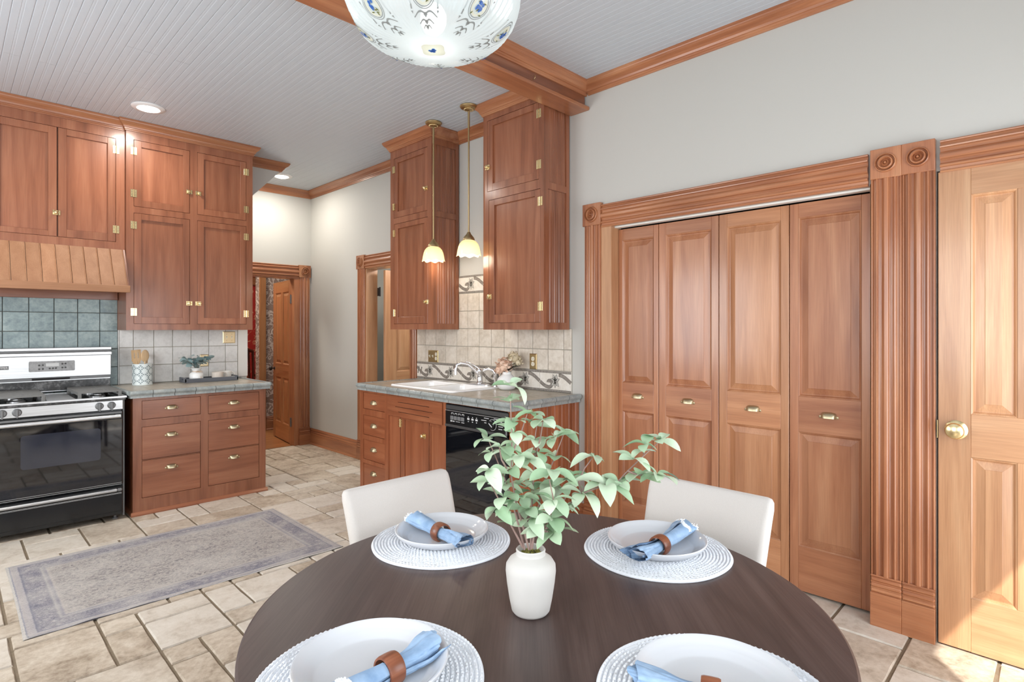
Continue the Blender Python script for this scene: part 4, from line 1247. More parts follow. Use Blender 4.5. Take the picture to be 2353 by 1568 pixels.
# ================================================================== SINK AND FAUCET
e = thing('sink', 'white double-bowl drop-in sink in the tiled counter', 'sink', (2.82, 3.57, ZS))
def loop(a0, a1, b0, b1, r, z, n=6): return [(a, b, z) for a, b in rrect(a0, a1, b0, b1, r, n)]
def loft(m, loops, cap_end=True, cap_start=False):
    n = len(loops[0])
    vs = [p for l in loops for p in l]
    fs = [(k * n + i, k * n + (i + 1) % n, (k + 1) * n + (i + 1) % n, (k + 1) * n + i) for k in range(len(loops) - 1) for i in range(n)]
    if cap_end: fs.append(tuple((len(loops) - 1) * n + i for i in range(n)))
    if cap_start: fs.append(tuple(range(n))[::-1])
    return m.add(vs, fs)
rz = ZS + .013
m = MB()
# outer roll of the rim, then the flat deck with two bowl openings
loft(m, [loop(SX0, SX1, SY0, SY1, .05, ZS + .001), loop(SX0 + .002, SX1 - .002, SY0 + .002, SY1 - .002, .05, ZS + .008), loop(SX0 + .008, SX1 - .008, SY0 + .008, SY1 - .008, .046, rz), loop(SX0 + .024, SX1 - .024, SY0 + .024, SY1 - .024, .034, rz)], cap_end=False)
m.build('rim', M['sinkwhite'], e, smooth=True)
bowls = [(SX0 + .03, SX1 - .10, SY0 + .032, 3.545), (SX0 + .03, SX1 - .10, 3.585, SY1 - .032)]
MB().plate(SX0 + .022, SX1 - .022, SY0 + .022, SY1 - .022, rz - .006, rz - .0005, [(b[0], b[1], b[2], b[3]) for b in bowls]).build('deck', M['sinkwhite'], e)
for b0, b1, c0, c1 in bowls:
    m = MB()
    loft(m, [loop(b0 - .001, b1 + .001, c0 - .001, c1 + .001, .012, rz - .0005), loop(b0 + .006, b1 - .006, c0 + .006, c1 - .006, .04, rz - .012), loop(b0 + .014, b1 - .014, c0 + .014, c1 - .014, .05, rz - .12), loop(b0 + .05, b1 - .05, c0 + .05, c1 - .05, .05, rz - .145)])
    bw = m.build('bowl', M['sinkwhite'], e, smooth=True)
    MB().lathe([(.04, 0), (.038, .003), (.03, .001), (.0001, -.002)], 20, ((b0 + b1) / 2, (c0 + c1) / 2, rz - .144)).build('drain', M['chrome'], bw, smooth=True)
fx, fy, fz = 3.045, 3.40, rz
e = thing('faucet', 'chrome arched faucet with side lever behind the sink', 'faucet', (fx, fy, fz))
loft(MB(), [loop(fx - .028, fx + .028, fy - .11, fy + .11, .026, fz), loop(fx - .028, fx + .028, fy - .11, fy + .11, .026, fz + .006), loop(fx - .022, fx + .022, fy - .10, fy + .10, .02, fz + .011)]).build('base_plate', M['chrome'], e, smooth=True)
MB().lathe([(.026, 0), (.026, .01), (.022, .018), (.022, .09), (.025, .098), (.025, .11), (.018, .122), (.0001, .128)], 20, (fx, fy, fz + .006)).build('body', M['chrome'], e, smooth=True)
MB().tube([(fx, fy, fz + .07), (fx - .04, fy + .02, fz + .12), (fx - .09, fy + .04, fz + .165), (fx - .14, fy + .062, fz + .178), (fx - .175, fy + .077, fz + .165), (fx - .185, fy + .082, fz + .13), (fx - .185, fy + .082, fz + .085)], [.013, .012, .011, .011, .011, .012, .013], 12).build('spout', M['chrome'], e, smooth=True)
MB().tube([(fx, fy, fz + .125), (fx - .03, fy + .035, fz + .155), (fx - .055, fy + .085, fz + .178)], [.008, .006, .007], 10).ball((fx - .057, fy + .09, fz + .18), .010).build('lever', M['chrome'], e, smooth=True)
e = thing('side_sprayer', 'small chrome hand sprayer standing beside the faucet', 'sprayer', (3.05, 3.222, rz))
MB().lathe([(.02, 0), (.02, .006), (.013, .012), (.012, .055), (.015, .062), (.015, .10), (.0001, .105)], 16, (3.05, 3.222, rz)).build('stem', M['chrome'], e, smooth=True)
MB().tube([(3.05, 3.222, rz + .095), (3.04, 3.24, rz + .125), (3.015, 3.275, rz + .135), (2.995, 3.30, rz + .12)], [.013, .014, .014, .015], 12).build('head', M['chrome'], e, smooth=True)

# ================================================================== PLATES ON THE WALL
def wallplate(name, label, cat, fr, ca, cb, w, h, toggles=(), sockets=(), mat=None):
    e = thing(name, label, cat, tuple(fr(ca, cb, 0)), group='brass wall plates')
    m = MB(fr)
    vs = [(ca - w / 2, cb - h / 2, .0), (ca + w / 2, cb - h / 2, .0), (ca + w / 2, cb + h / 2, .0), (ca - w / 2, cb + h / 2, .0)]
    i = .006
    vs += [(ca - w / 2, cb - h / 2, .003), (ca + w / 2, cb - h / 2, .003), (ca + w / 2, cb + h / 2, .003), (ca - w / 2, cb + h / 2, .003)]
    vs += [(ca - w / 2 + i, cb - h / 2 + i, .006), (ca + w / 2 - i, cb - h / 2 + i, .006), (ca + w / 2 - i, cb + h / 2 - i, .006), (ca - w / 2 + i, cb + h / 2 - i, .006)]
    fs = [(k * 4 + q, k * 4 + (q + 1) % 4, k * 4 + 4 + (q + 1) % 4, k * 4 + 4 + q) for k in (0, 1) for q in range(4)] + [(8, 9, 10, 11), (3, 2, 1, 0)]
    m.add(vs, fs); m.build('plate', mat or M['brass_old'], e)
    iv = plain('ivory_plastic', (228, 220, 200), .4)
    for a in toggles:
        MB(fr).box(ca + a - .005, ca + a + .005, cb - .012, cb + .012, .006, .0075).box(ca + a - .0035, ca + a + .0035, cb - .002, cb + .010, .0075, .018, .002).build('toggle', iv, e)
        for z in (-.03, .03): MB(fr).ball((ca + a, cb + z, .0062), .003, 8, 4, (1, 1, .4)).build('screw', M['brass_old'], e)
    for a in sockets:
        for z in (-.0195, .0195):
            s_ = MB(Frame(fr(ca + a, cb + z, .006), fr.U, fr.V, fr.W)).lathe([(.0165, 0), (.0165, .0015), (.0001, .0015)], 18).build('socket', iv, e)
            MB(fr).box(ca + a - .008, ca + a - .006, cb + z - .001, cb + z + .008, .0074, .0078).box(ca + a + .006, ca + a + .008, cb + z - .001, cb + z + .007, .0074, .0078).box(ca + a - .002, ca + a + .002, cb + z - .009, cb + z - .005, .0074, .0078).build('slot', M['dark'], s_)
FWT, FWB = FRIGHT(XW - .0115), FBACK(YB - .0115)
PB = plain('pale_brass_plate', (226, 208, 168), .28, .7)
wallplate('switch_plate', 'brass switch plate with two toggles and outlet, beside the pantry casing', 'switch', FWT, 4.155, 1.169, .15, .108, (.045, .0), (-.046,))
wallplate('outlet_plate', 'single brass outlet plate beside the flower vase at the sink', 'outlet', FWT, 2.913, 1.172, .074, .118, (), (0,))
wallplate('switch_plate', 'pale brass switch plate high on grey tiles under the tall cabinet', 'switch', FWB, 1.922, 1.338, .112, .112, (-.022, .024), (), PB)
wallplate('outlet_plate', 'pale brass outlet half hidden behind the eucalyptus sprig', 'outlet', FWB, 1.705, 1.125, .070, .112, (), (0,), PB)

# ================================================================== LIGHTS
def emis(name, rgb, strength):
    if name in MATS: return MATS[name]
    t = NT(name); em = t.node('ShaderNodeEmission', i_Strength=strength); em.inputs[0].default_value = (*rgb, 1)
    t.link(em.outputs[0], t.out.inputs[0]); MATS[name] = t.m; return t.m
def frosted(name, rgb, clear=.12, trans=.6):
    t = NT(name)
    d = t.node('ShaderNodeBsdfDiffuse'); d.inputs[0].default_value = s2l(*rgb)
    tl = t.node('ShaderNodeBsdfTranslucent'); tl.inputs[0].default_value = s2l(*rgb)
    gl = t.node('ShaderNodeBsdfGlossy', i_Roughness=.12)
    tp = t.node('ShaderNodeBsdfTransparent')
    a = t.node('ShaderNodeMixShader'); a.inputs[0].default_value = trans
    b = t.node('ShaderNodeMixShader'); b.inputs[0].default_value = clear
    c = t.node('ShaderNodeMixShader'); c.inputs[0].default_value = .07
    t.link(d.outputs[0], a.inputs[1]); t.link(tl.outputs[0], a.inputs[2])
    t.link(a.outputs[0], b.inputs[1]); t.link(tp.outputs[0], b.inputs[2])
    t.link(b.outputs[0], c.inputs[1]); t.link(gl.outputs[0], c.inputs[2])
    t.link(c.outputs[0], t.out.inputs[0]); return t.m
def pendant(label, x, y):
    e = thing('pendant_lamp', label, 'lamp', (x, y, 1.97), group='brass rod pendants over the sink')
    z0 = ZK
    MB().lathe([(.066, 0), (.068, -.006), (.062, -.016), (.045, -.024), (.024, -.03), (.012, -.036), (.0001, -.04)], 32, (x, y, z0)).build('canopy', M['brass_old'], e, smooth=True)
    m = MB()
    for i in range(24):
        t = 2 * PI * i / 24
        m.ball((x + .034 * math.cos(t), y + .034 * math.sin(t), z0 - .028), .005, 6, 4)
    m.build('bead_ring', M['brass_old'], e)
    MB().lathe([(.0085, z0 - .04), (.0085, z0 - .17), (.0065, z0 - .172), (.0065, 2.145)], 12, (x, y, 0)).build('rod', M['brass_old'], e, smooth=True)
    MB().lathe([(.0001, 2.155), (.012, 2.15), (.018, 2.135), (.036, 2.115), (.045, 2.098), (.045, 2.086), (.038, 2.084)], 24, (x, y, 0)).build('fitter', M['brass_old'], e, smooth=True)
    def sc(r, h, t, k): return (r * (1 + (.035 * math.cos(8 * t) if k in (6, 7) else 0)), h - (.006 * (1 + math.cos(8 * t)) if k in (6, 7) else 0))
    pr = [(.040, 2.088), (.055, 2.080), (.070, 2.062), (.080, 2.038), (.086, 2.010), (.089, 1.990), (.092, 1.978), (.088, 1.979), (.083, 2.010), (.076, 2.040), (.066, 2.062), (.05, 2.078)]
    MB().lathe(pr, 48, (x, y, 0), sc, cap=False).build('glass_shade', M['amber'], e, smooth=True)
    MB().ball((x, y, 2.010), .026, 14, 10, (1, 1, 1.25)).build('bulb', emis('warm_bulb', (1, .86, .62), 7.0), e, smooth=True)
    light('pendant_light', 'POINT', (x, y, 1.95), 2.6, (1, .88, .68), radius=.06)
M['amber'] = frosted('amber_frosted_glass', (252, 240, 210), .10, .6)
pendant('slim brass pendant lamp nearer the table, scalloped amber shade', 2.80, 3.252)
pendant('slim brass pendant lamp farther from the table, hanging before the far cabinet', 2.82, 3.715)
def downlight(label, x, y, power):
    e = thing('recessed_light', label, 'ceiling light', (x, y, ZK - .02), group='recessed ceiling lights')
    MB().lathe([(.112, 0), (.112, -.004), (.105, -.010), (.078, -.014), (.068, -.008), (.068, .0)], 40, (x, y, ZK)).build('trim_ring', plain('white_enamel', (232, 232, 232), .3), e, smooth=True)
    MB().lathe([(.068, -.006), (.060, -.018), (.035, -.026), (.0001, -.028)], 32, (x, y, ZK)).build('lens', emis('lit_lens', (1, .97, .92), 9.0), e, smooth=True)
    light('recessed_lamp', 'AREA', (x, y, ZK - .032), power, (1, .95, .87), .12, aim=(0, 0, -1))
downlight('recessed ceiling light in front of the tall cabinet', 1.097, 5.0, 11)
downlight('recessed ceiling light near the doorway', 2.62, 6.19, 15)
downlight('recessed ceiling light over the middle of the kitchen, out of view', -.1, 4.2, 13)

# ================================================================== GLASS BOWL LIGHT OVER THE TABLE
CX, CY = .84, 1.107
CZ = 2.098
BP = [(.0001, 0), (.03, .0008), (.06, .0034), (.09, .0078), (.115, .0135), (.14, .022), (.162, .034), (.181, .051), (.196, .074), (.206, .100), (.2125, .128), (.2145, .152), (.213, .178)]
def bowl_pt(s, t, off=0.0):
    k = s * (len(BP) - 1); i = min(int(k), len(BP) - 2); q = k - i
    r0, h0 = BP[i]; r1, h1 = BP[i + 1]
    r, h = r0 + (r1 - r0) * q, h0 + (h1 - h0) * q
    nr, nh = (h1 - h0), -(r1 - r0); d = math.hypot(nr, nh)
    r += nr / d * off; h += nh / d * off
    return (CX + r * math.cos(t), CY + r * math.sin(t), CZ + h)
e = thing('bowl_light', 'frosted glass bowl light with painted blue flowers over the dining table', 'ceiling light', (CX, CY, CZ))
M['bowl'] = frosted('frosted_bowl_glass', (232, 240, 240), .10, .62)
def scal(r, h, t, k):
    w = k / 12
    return (r * (1 + .012 * math.sin(72 * t) * math.sin(PI * w) * (1 if math.cos(8 * (t - 3.927)) < .2 else .1) + .018 * (w ** 3) * math.cos(12 * t)), h)
MB().lathe(BP, 288, (CX, CY, CZ), scal, cap=False).build('glass_bowl', M['bowl'], e, smooth=True)
MB().ball((CX, CY, CZ + .075), .032, 16, 12, (1, 1, 1.2)).build('bulb', emis('bowl_bulb', (1, .97, .92), 5.0), e, smooth=True)
MB().lathe([(.016, 0), (.018, .06), (.03, .07), (.03, .09), (.0001, .095)], 16, (CX, CY, CZ + .108)).build('socket', M['brass_old'], e, smooth=True)
light('bowl_lamp', 'POINT', (CX, CY, CZ + .036), .20, (1, .97, .93), radius=.04)
MB().tube([(CX, CY, CZ + .203), (CX, CY, ZD - .02)], .006, 10).build('rod', M['brass_old'], e)
MB().lathe([(.07, 0), (.07, -.01), (.05, -.025), (.01, -.03)], 24, (CX, CY, ZD)).build('canopy', M['brass_old'], e, smooth=True)
for i in range(3):
    t = i * 2 * PI / 3
    MB().tube([(CX + .208 * math.cos(t), CY + .208 * math.sin(t), CZ + .178), (CX + .01 * math.cos(t), CY + .01 * math.sin(t), CZ + .52)], .003, 6).build('chain', M['brass_old'], e)
BL, GR, GN, CRM = frosted('painted_blue', (74, 122, 198), 0, .5), frosted('painted_grey', (158, 160, 158), 0, .5), frosted('painted_olive', (128, 130, 84), 0, .5), frosted('painted_cream', (226, 224, 208), 0, .5)
def decal(pts, name, mat, off):
    vs = [bowl_pt(s, t, off) for s, t in pts]
    MB().add(vs, [tuple(range(len(vs)))]).build(name, mat, e, merge=False)
def blob(s, t, rs, rt, n=8, ph=0.0): return [(s + rs * math.sin(2 * PI * i / n + ph), t + rt * math.cos(2 * PI * i / n + ph)) for i in range(n)]
rf = random.Random(5)
def rs(r):
    """profile position of a radius"""
    for i in range(len(BP) - 1):
        if BP[i][0] <= r <= BP[i + 1][0]: return (i + (r - BP[i][0]) / (BP[i + 1][0] - BP[i][0])) / (len(BP) - 1)
    return .75
def bp2(r, t, off): return bowl_pt(rs(r), t, off)
for k in range(8):
    t0 = math.radians(225 + 45 * k)       # one faces the camera
    mm = MB()
    R0 = .166
    for i in range(24):                    # double oval frame
        a, b = 2 * PI * i / 24, 2 * PI * (i + 1) / 24
        for r0_, r1_ in ((1.0, .93), (.84, .76)):
            mm.add([bp2(R0 + .026 * math.sin(x) * rr, t0 + .150 * math.cos(x) * rr, .0012) for x, rr in ((a, r0_), (b, r0_), (b, r1_), (a, r1_))], [(0, 1, 2, 3)])
    for sg in (-1, 1):                     # straps either side of the oval
        mm.add([bp2(.185, t0 + sg * .17, .0012), bp2(.185, t0 + sg * .185, .0012), bp2(.142, t0 + sg * .215, .0012), bp2(.142, t0 + sg * .19, .0012)], [(0, 1, 2, 3)])
        mm.add([bp2(.138, t0 + sg * .19, .0012), bp2(.138, t0 + sg * .225, .0012), bp2(.130, t0 + sg * .21, .0012)], [(0, 1, 2)])
    for rc, w_, hh in ((.128, .21, .0075), (.108, .15, .006), (.092, .10, .005)):     # little scroll ornaments towards the centre
        for sg in (-1, 1):
            for j in range(8):
                f = lambda a: (rc + hh * math.sin(PI * 1.35 * a), t0 + sg * w_ * a)
                (sa, ta), (sb, tb) = f(j / 8), f((j + 1) / 8)
                wd = .0028 * (1 - .45 * j / 8)
                mm.add([bp2(sa - wd, ta, .0012), bp2(sb - wd, tb, .0012), bp2(sb + wd, tb, .0012), bp2(sa + wd, ta, .0012)], [(0, 1, 2, 3)])
        mm.add([bp2(rc - .009, t0, .0013), bp2(rc, t0 + .035, .0013), bp2(rc + .006, t0, .0013), bp2(rc, t0 - .035, .0013)], [(0, 1, 2, 3)])
    mm.build('grey_scrollwork', GR, e, merge=False)
    m2 = MB(); vs = [bp2(R0 + .019 * math.sin(2 * PI * i / 20), t0 + .110 * math.cos(2 * PI * i / 20), .0008) for i in range(20)]
    m2.add(vs, [tuple(range(20))]); m2.build('oval_medallion', CRM, e, merge=False)
    fl_, lf_ = MB(), MB()
    for j in range(9):
        r_, t_ = R0 + .003 + rf.uniform(-.007, .007), t0 + rf.uniform(-.045, .045)
        vs = [bp2(r_ + .0034 * math.sin(2 * PI * i / 7), t_ + .019 * math.cos(2 * PI * i / 7), .0014 + .00025 * j) for i in range(7)]; fl_.add(vs, [tuple(range(7))])
    for j in range(6):
        r_, t_ = R0 + rf.uniform(-.014, .016), t0 + rf.uniform(-.08, .08)
        a = rf.random() * 6
        vs = [bp2(r_ + q * .005 * math.sin(a + o_), t_ + q * .032 * math.cos(a + o_), .0014) for q, o_ in ((1, 0), (.35, 1.57), (1, 3.14), (.35, 4.71))]
        lf_.add(vs, [(0, 1, 2, 3)])
    fl_.build('blue_flower', BL, e, merge=False); lf_.build('painted_leaf', GN, e, merge=False)
m2 = MB(); m2.add([bp2(.030 * (1 + .12 * math.cos(4 * t)), t, .0008) for t in [2 * PI * i / 32 for i in range(32)]], [tuple(range(32))]); m2.build('centre_shield', CRM, e, merge=False)
fl_ = MB()
for j in range(9):
    a, r_ = rf.uniform(0, 6.28), rf.uniform(0, .010)
    c_ = (r_ * math.cos(a), r_ * math.sin(a))
    fl_.add([(CX + c_[0] + .0042 * math.cos(2 * PI * i / 7), CY + c_[1] + .0042 * math.sin(2 * PI * i / 7), CZ - .0012 - .0003 * j) for i in range(7)], [tuple(range(7))])
fl_.build('blue_flower', BL, e, merge=False)

# ================================================================== DINING TABLE
TX, TY, TR, TZ = 1.024, .924, .668, .76
M['table'] = None
def tablewood():
    t = NT('dark_table_wood')
    v = t.coords((9, .9, 9))
    n1 = t.noise(v, 1.0, 4.0, .55, 1.2)
    n2 = t.noise(t.coords((240, 5, 240)), 1.0, 3.0, .6)
    f = n1
    c = t.ramp(f, [(.25, s2l(66, 54, 52)), (.5, s2l(80, 66, 63)), (.75, s2l(94, 79, 75))])
    g = t.ramp(n2, [(.38, (.62, .58, .58, 1)), (.6, (1, 1, 1, 1))])
    t.col(t.mix(.55, c, g, 'MULTIPLY')); t.set(Roughness=.37); return t.m
M['table'] = tablewood()
e = thing('dining_table', 'round dark brown wooden dining table with pedestal', 'table', (TX, TY, 0), -math.radians(47), local=True)
MB().lathe([(.0001, .722), (.50, .722), (.60, .728), (.645, .738), (TR - .004, .747), (TR, .752), (TR - .001, .757), (TR - .006, .76), (.0001, .76)], 128).build('tabletop', M['table'], e, smooth=.5)
MB().lathe([(.0001, .08), (.13, .08), (.12, .12), (.075, .18), (.07, .40), (.085, .56), (.12, .64), (.22, .70), (.26, .722), (.0001, .722)], 32).build('pedestal', M['table'], e, smooth=.7)
for i in range(4):
    t = i * PI / 2
    m = MB(Frame((0, 0, 0), (math.cos(t), math.sin(t), 0), (-math.sin(t), math.cos(t), 0), (0, 0, 1)))
    m.add([(a, s * .035, z) for s in (-1, 1) for a, z in ((.10, .18), (.10, .08), (.40, .0), (.46, .0), (.46, .045), (.38, .07))], [(0, 1, 2, 3, 4, 5), (11, 10, 9, 8, 7, 6)] + [(i2, (i2 + 1) % 6, 6 + (i2 + 1) % 6, 6 + i2) for i2 in range(6)])
    m.build('foot', M['table'], e)

# ================================================================== CHAIRS
def fabric(name, rgb, scale=700, bump=.25):
    if name in MATS: return MATS[name]
    t = NT(name)
    v = t.coords((1, 1, 1))
    n = t.noise(v, scale, 2.0)
    n2 = t.noise(v, 18, 2.0)
    t.col(t.mix(.15, s2l(*rgb), t.ramp(n, [(.3, (.4, .38, .36, 1)), (.7, (1, 1, 1, 1))]), 'MULTIPLY'))
    t.set(Roughness=.9); t.b.inputs['Sheen Weight'].default_value = .15
    t.bump(n, bump, .002); MATS[name] = t.m; return t.m
M['fabric'] = fabric('ivory_linen', (208, 203, 198))
M['leg'] = wood('dark_chair_leg', 'z', (46, 32, 26), (66, 48, 40), (84, 62, 52))
def make_chair(label, loc, rotz):
    """built facing +y, seat centre over the origin"""
    e = thing('dining_chair', label, 'chair', loc, rotz, group='upholstered dining chairs', local=True)
    def sect(w, d, r, z, y, bow, n=5):
        return [(a, b + y + bow * (1 - (a / (w / 2)) ** 2), z) for a, b in rrect(-w / 2, w / 2, -d / 2, d / 2, r, n)]
    loops = []
    for z, w_, d_, y in ((.44, .40, .060, -.185), (.50, .42, .075, -.195), (.60, .435, .075, -.218), (.70, .445, .068, -.244), (.78, .452, .060, -.268), (.825, .456, .054, -.283), (.846, .452, .046, -.290), (.856, .440, .034, -.293), (.860, .42, .018, -.294)):
        loops.append([(a, b, z + .004 * (1 - (a / .24) ** 2)) for a, b, _ in sect(w_, d_, d_ * .45, z, y, -.022)])
    # widen the bow: curved back
    m = MB(); loft(m, loops, True, True)
    b = m.build('backrest', M['fabric'], e, smooth=True)
    m = MB(); loft(m, [loop(-.21, .21, -.20, .23, .03, .37), loop(-.225, .225, -.21, .245, .04, .385), loop(-.228, .228, -.212, .25, .045, .455), loop(-.215, .215, -.20, .235, .05, .477), loop(-.17, .17, -.15, .19, .05, .484)], True, True)
    m.build('seat', M['fabric'], e, smooth=True)
    for sx in (-1, 1):
        for sy, ky in ((.20, .0), (-.18, -.05)):
            m = MB(); m.add([(sx * (.185 + (.0 if k else .0)) + dx * (.02 if k else .013), sy + (0 if k else ky) + dy * (.02 if k else .013), .372 if k else 0) for k in (0, 1) for dx, dy in ((-1, -1), (1, -1), (1, 1), (-1, 1))], [(0, 1, 2, 3), (7, 6, 5, 4)] + [(i, (i + 1) % 4, 4 + (i + 1) % 4, 4 + i) for i in range(4)])
            m.build('leg', M['leg'], e)
    return e
make_chair('ivory upholstered dining chair on the kitchen side of the table', (1.192, 1.492, 0), PI)
make_chair('ivory upholstered dining chair on the closet side of the table', (1.622, .925, 0), PI / 2)

# ================================================================== PLACE SETTINGS
M['mat'] = fabric('white_braided_cotton', (232, 236, 242), 420, .5)
M['plate'] = plain('glazed_white_plate', (208, 210, 214), .10)
def mat_mesh():
    R_, pitch = .212, .0092
    prof = [(.0001, .004)]
    nr = int(R_ / pitch)
    for i in range(nr):
        for q, h in ((.08, .0045), (.3, .0078), (.55, .0085), (.8, .0075)):
            prof.append(((i + q) * pitch, h))
    prof += [(nr * pitch + .001, .003), (nr * pitch, .0004), (.0001, .0004)]
    def mod(r, h, t, k):
        i = int(r / pitch)
        seg_ = max(8, int(2 * PI * max(r, .01) / .011))
        w = 1 + .006 * math.sin(3 * t + 1) * (r / R_) + .004 * math.sin(7 * t)
        if h > .004 and r > .005: h = h + .0016 * math.sin(seg_ * t + (i % 2) * PI) * (1 if h > .007 else .4)
        return r * w, h
    return MB().lathe(prof, 240, (0, 0, 0), mod).mesh('placemat', M['mat'], smooth=True)
PMAT = mat_mesh()
PLP = [(.0001, .004), (.085, .004), (.092, .0), (.098, .0), (.104, .004), (.122, .012), (.137, .022), (.1425, .030), (.1435, .034), (.142, .0362), (.139, .0355), (.132, .029), (.124, .0225), (.1195, .0205), (.1185, .0192), (.1135, .0172), (.1125, .0160), (.1075, .0140), (.1065, .0128), (.101, .0115), (.09, .010), (.05, .0088), (.0001, .0085)]
PLATE = MB().lathe(PLP, 96).mesh('dinner_plate', M['plate'], smooth=True)
M['ringwood'] = wood('napkin_ring_wood', 'x', (96, 50, 30), (132, 76, 50), (158, 100, 70), .4, .2, .05, 60)
def napkin_cloth():
    t = NT('blue_linen')
    n = t.noise(t.coords((1, 1, 1)), 600, 2.0); n2 = t.noise(t.coords((1, 1, 1)), 25, 3.0)
    c = t.ramp(n2, [(.3, s2l(126, 156, 190)), (.7, s2l(164, 190, 218))])
    t.col(c); t.set(Roughness=.85); t.bump(n, .25, .001); return t.m
M['napkin'] = napkin_cloth()
M['fringe'] = plain('white_thread', (238, 242, 246), .9)
def make_napkin(label, loc, rotz, seed, la, lb, style):
    """rolled napkin along local x; ring at x = 0; la towards -x (rounded fold), lb towards +x (open end)"""
    e = thing('napkin', label, 'napkin', loc, rotz, group='blue napkins on the plates', local=True)
    rr = random.Random(seed)
    ph = [rr.uniform(0, 6.28) for _ in range(8)]
    nu, nv = 76, 110
    turns = 1.75
    def surf(u, v, ins=0.0):
        """a sheet rolled one and three quarter times, pinched at the ring, flattened towards both ends"""
        th = 2 * PI * turns * v + ph[0]
        ea = la * (1 - .10 * (.5 + .5 * math.sin(th * .5 + ph[1])) - .05 * math.sin(2.3 * th))
        eb = lb * (1 - .08 * (.5 + .5 * math.sin(th * .6 + ph[2])) - .04 * math.sin(1.7 * th + 1))
        x = -ea + (ea + eb) * u
        s = min(1, -x / la) if x < 0 else min(1, x / lb)
        q = s * s * (3 - 2 * s)
        w_ = .0200 + (.021 if x < 0 else .019) * q
        h_ = .0190 + (.001 if x < 0 else -.002) * q + .006 * math.sin(PI * s) * s
        amp = min(1, s * 2.6)
        rho = .50 + .50 * v + (.06 * amp) * math.sin(4 * th + ph[3])
        crease = -.16 * (1 - abs(math.sin(2.5 * th + ph[4] + 1.2 * s))) ** 5 - .10 * (1 - abs(math.sin(4.5 * th + ph[5] - 2.0 * s))) ** 6 + .035 * math.sin(13 * s + 2 * th + ph[6]) + .03 * math.sin(8 * th - 6 * s)
        k = rho * (1 + amp * crease) - ins / w_
        y = w_ * k * math.cos(th) + .005 * math.sin(3 * s + ph[7]) * amp
        z = max(h_ * k * math.sin(th), -.0165 + .004 * (1 - v))
        return (x, y, z + .0185 + .010 * s * s)
    m = MB(); m.grid(nu, nv, surf); m.grid(nu, nv, lambda u, v: surf(u, v, .0011))
    m.build('cloth', M['napkin'], e, smooth=1.3, merge=False)
    sd = 1 if seed % 2 else -1
    def flap(u, v):
        x = .015 + (lb * .86 - .015) * u
        th = (.35 + 1.25 * v) if sd > 0 else (PI - .35 - 1.25 * v)
        r = 1.09 + .07 * math.sin(PI * v) * u + .03 * math.sin(9 * u + ph[2])
        w_ = .0205 + .018 * u * u
        return (x + .012 * math.sin(3 * v + ph[1]) * u, w_ * r * math.cos(th), .0190 * r * math.sin(th) * (1 + .18 * u) + .0187 + .010 * u * u)
    mf = MB(); mf.grid(26, 14, flap); mf.grid(26, 14, lambda u, v: tuple(q - d for q, d in zip(flap(u, v), (0, 0, .0012))))
    mf.build('over_fold', M['napkin'], e, smooth=1.3, merge=False)
    # frayed threads
    fr_ = MB()
    def strand(p, d, ln):
        p = V3(p); d = V3(d).normalized()
        q = p + d * ln * .5 + V3((rr.uniform(-1, 1), rr.uniform(-1, 1), rr.uniform(-1, 1))) * .0016
        fr_.tube([p, q, p + d * ln + V3((rr.uniform(-1, 1), rr.uniform(-1, 1), rr.uniform(-1, 1))) * .003], .0010, 4)
    if style in ('end', 'both'):
        for i in range(110):
            v = i / 110
            p = surf(.998, v); strand(p, (1, rr.uniform(-.25, .25), rr.uniform(-.1, .25)), rr.uniform(.006, .012))
    if style in ('band', 'both'):
        for i in range(130):
            v = i / 130
            u = .80 if style == 'both' else .62
            p = V3(flap(u + .03 * math.sin(7 * v), v)) + V3((0, 0, .0012))
            strand(p, (1, 0, 0), rr.uniform(.008, .014)); strand(p + V3((.002, 0, .001)), (rr.uniform(.2, .8), rr.uniform(-1, 1), .5), rr.uniform(.003, .006))
    fo = fr_.build('fringe', M['fringe'], e, merge=False)
    fo['kind'] = 'stuff'
    return e
def make_ring(label, loc, rotz):
    m = MB(Frame((0, 0, 0), (0, 1, 0), (0, 0, 1), (1, 0, 0)))
    m.lathe([(.0238, -.016), (.0275, -.016), (.0288, -.012), (.0292, 0), (.0288, .012), (.0275, .016), (.0238, .016), (.0228, .012), (.0228, -.012), (.0238, -.016)], 40, cap=False)
    o = m.build('napkin_ring', M['ringwood'], smooth=.7)
    o.location = loc; o.rotation_euler = (0, 0, rotz)
    tag(o, label, 'napkin ring', 'wooden napkin rings')
places = [('on the kitchen side of the table', 1.090, 1.393, (1.068, 1.372), -PI / 2 + PI - .06, 11, .135, .150, 'end'),
          ('on the closet side of the table', 1.490, .880, (1.448, .845), .03, 12, .132, .178, 'both'),
          ('nearest the rug, cut off by the picture edge', .566, .936, (.572, .884), PI + .06, 13, .115, .165, 'band'),
          ('nearest the viewer at the bottom edge', .963, .449, (.915, .437), -1.15, 14, .135, .165, 'end')]
zp = TZ + .0085
for txt, x, y, (nx, ny), ra, sd, la, lb, st in places:
    o = link('placemat', PMAT, None, (x, y, TZ + .0003), (0, 0, sd))
    tag(o, 'round white braided placemat ' + txt, 'placemat', 'white braided placemats')
    o = link('dinner_plate', PLATE, None, (x, y, zp + .0004), (0, 0, sd))
    tag(o, 'white ridged dinner plate ' + txt, 'plate', 'white dinner plates')
    make_napkin('blue rolled linen napkin on the plate ' + txt, (nx, ny, zp + .0115), ra, sd, la, lb, st)
    make_ring('wooden ring around the blue napkin ' + txt, (nx, ny, zp + .0115 + .0188), ra)

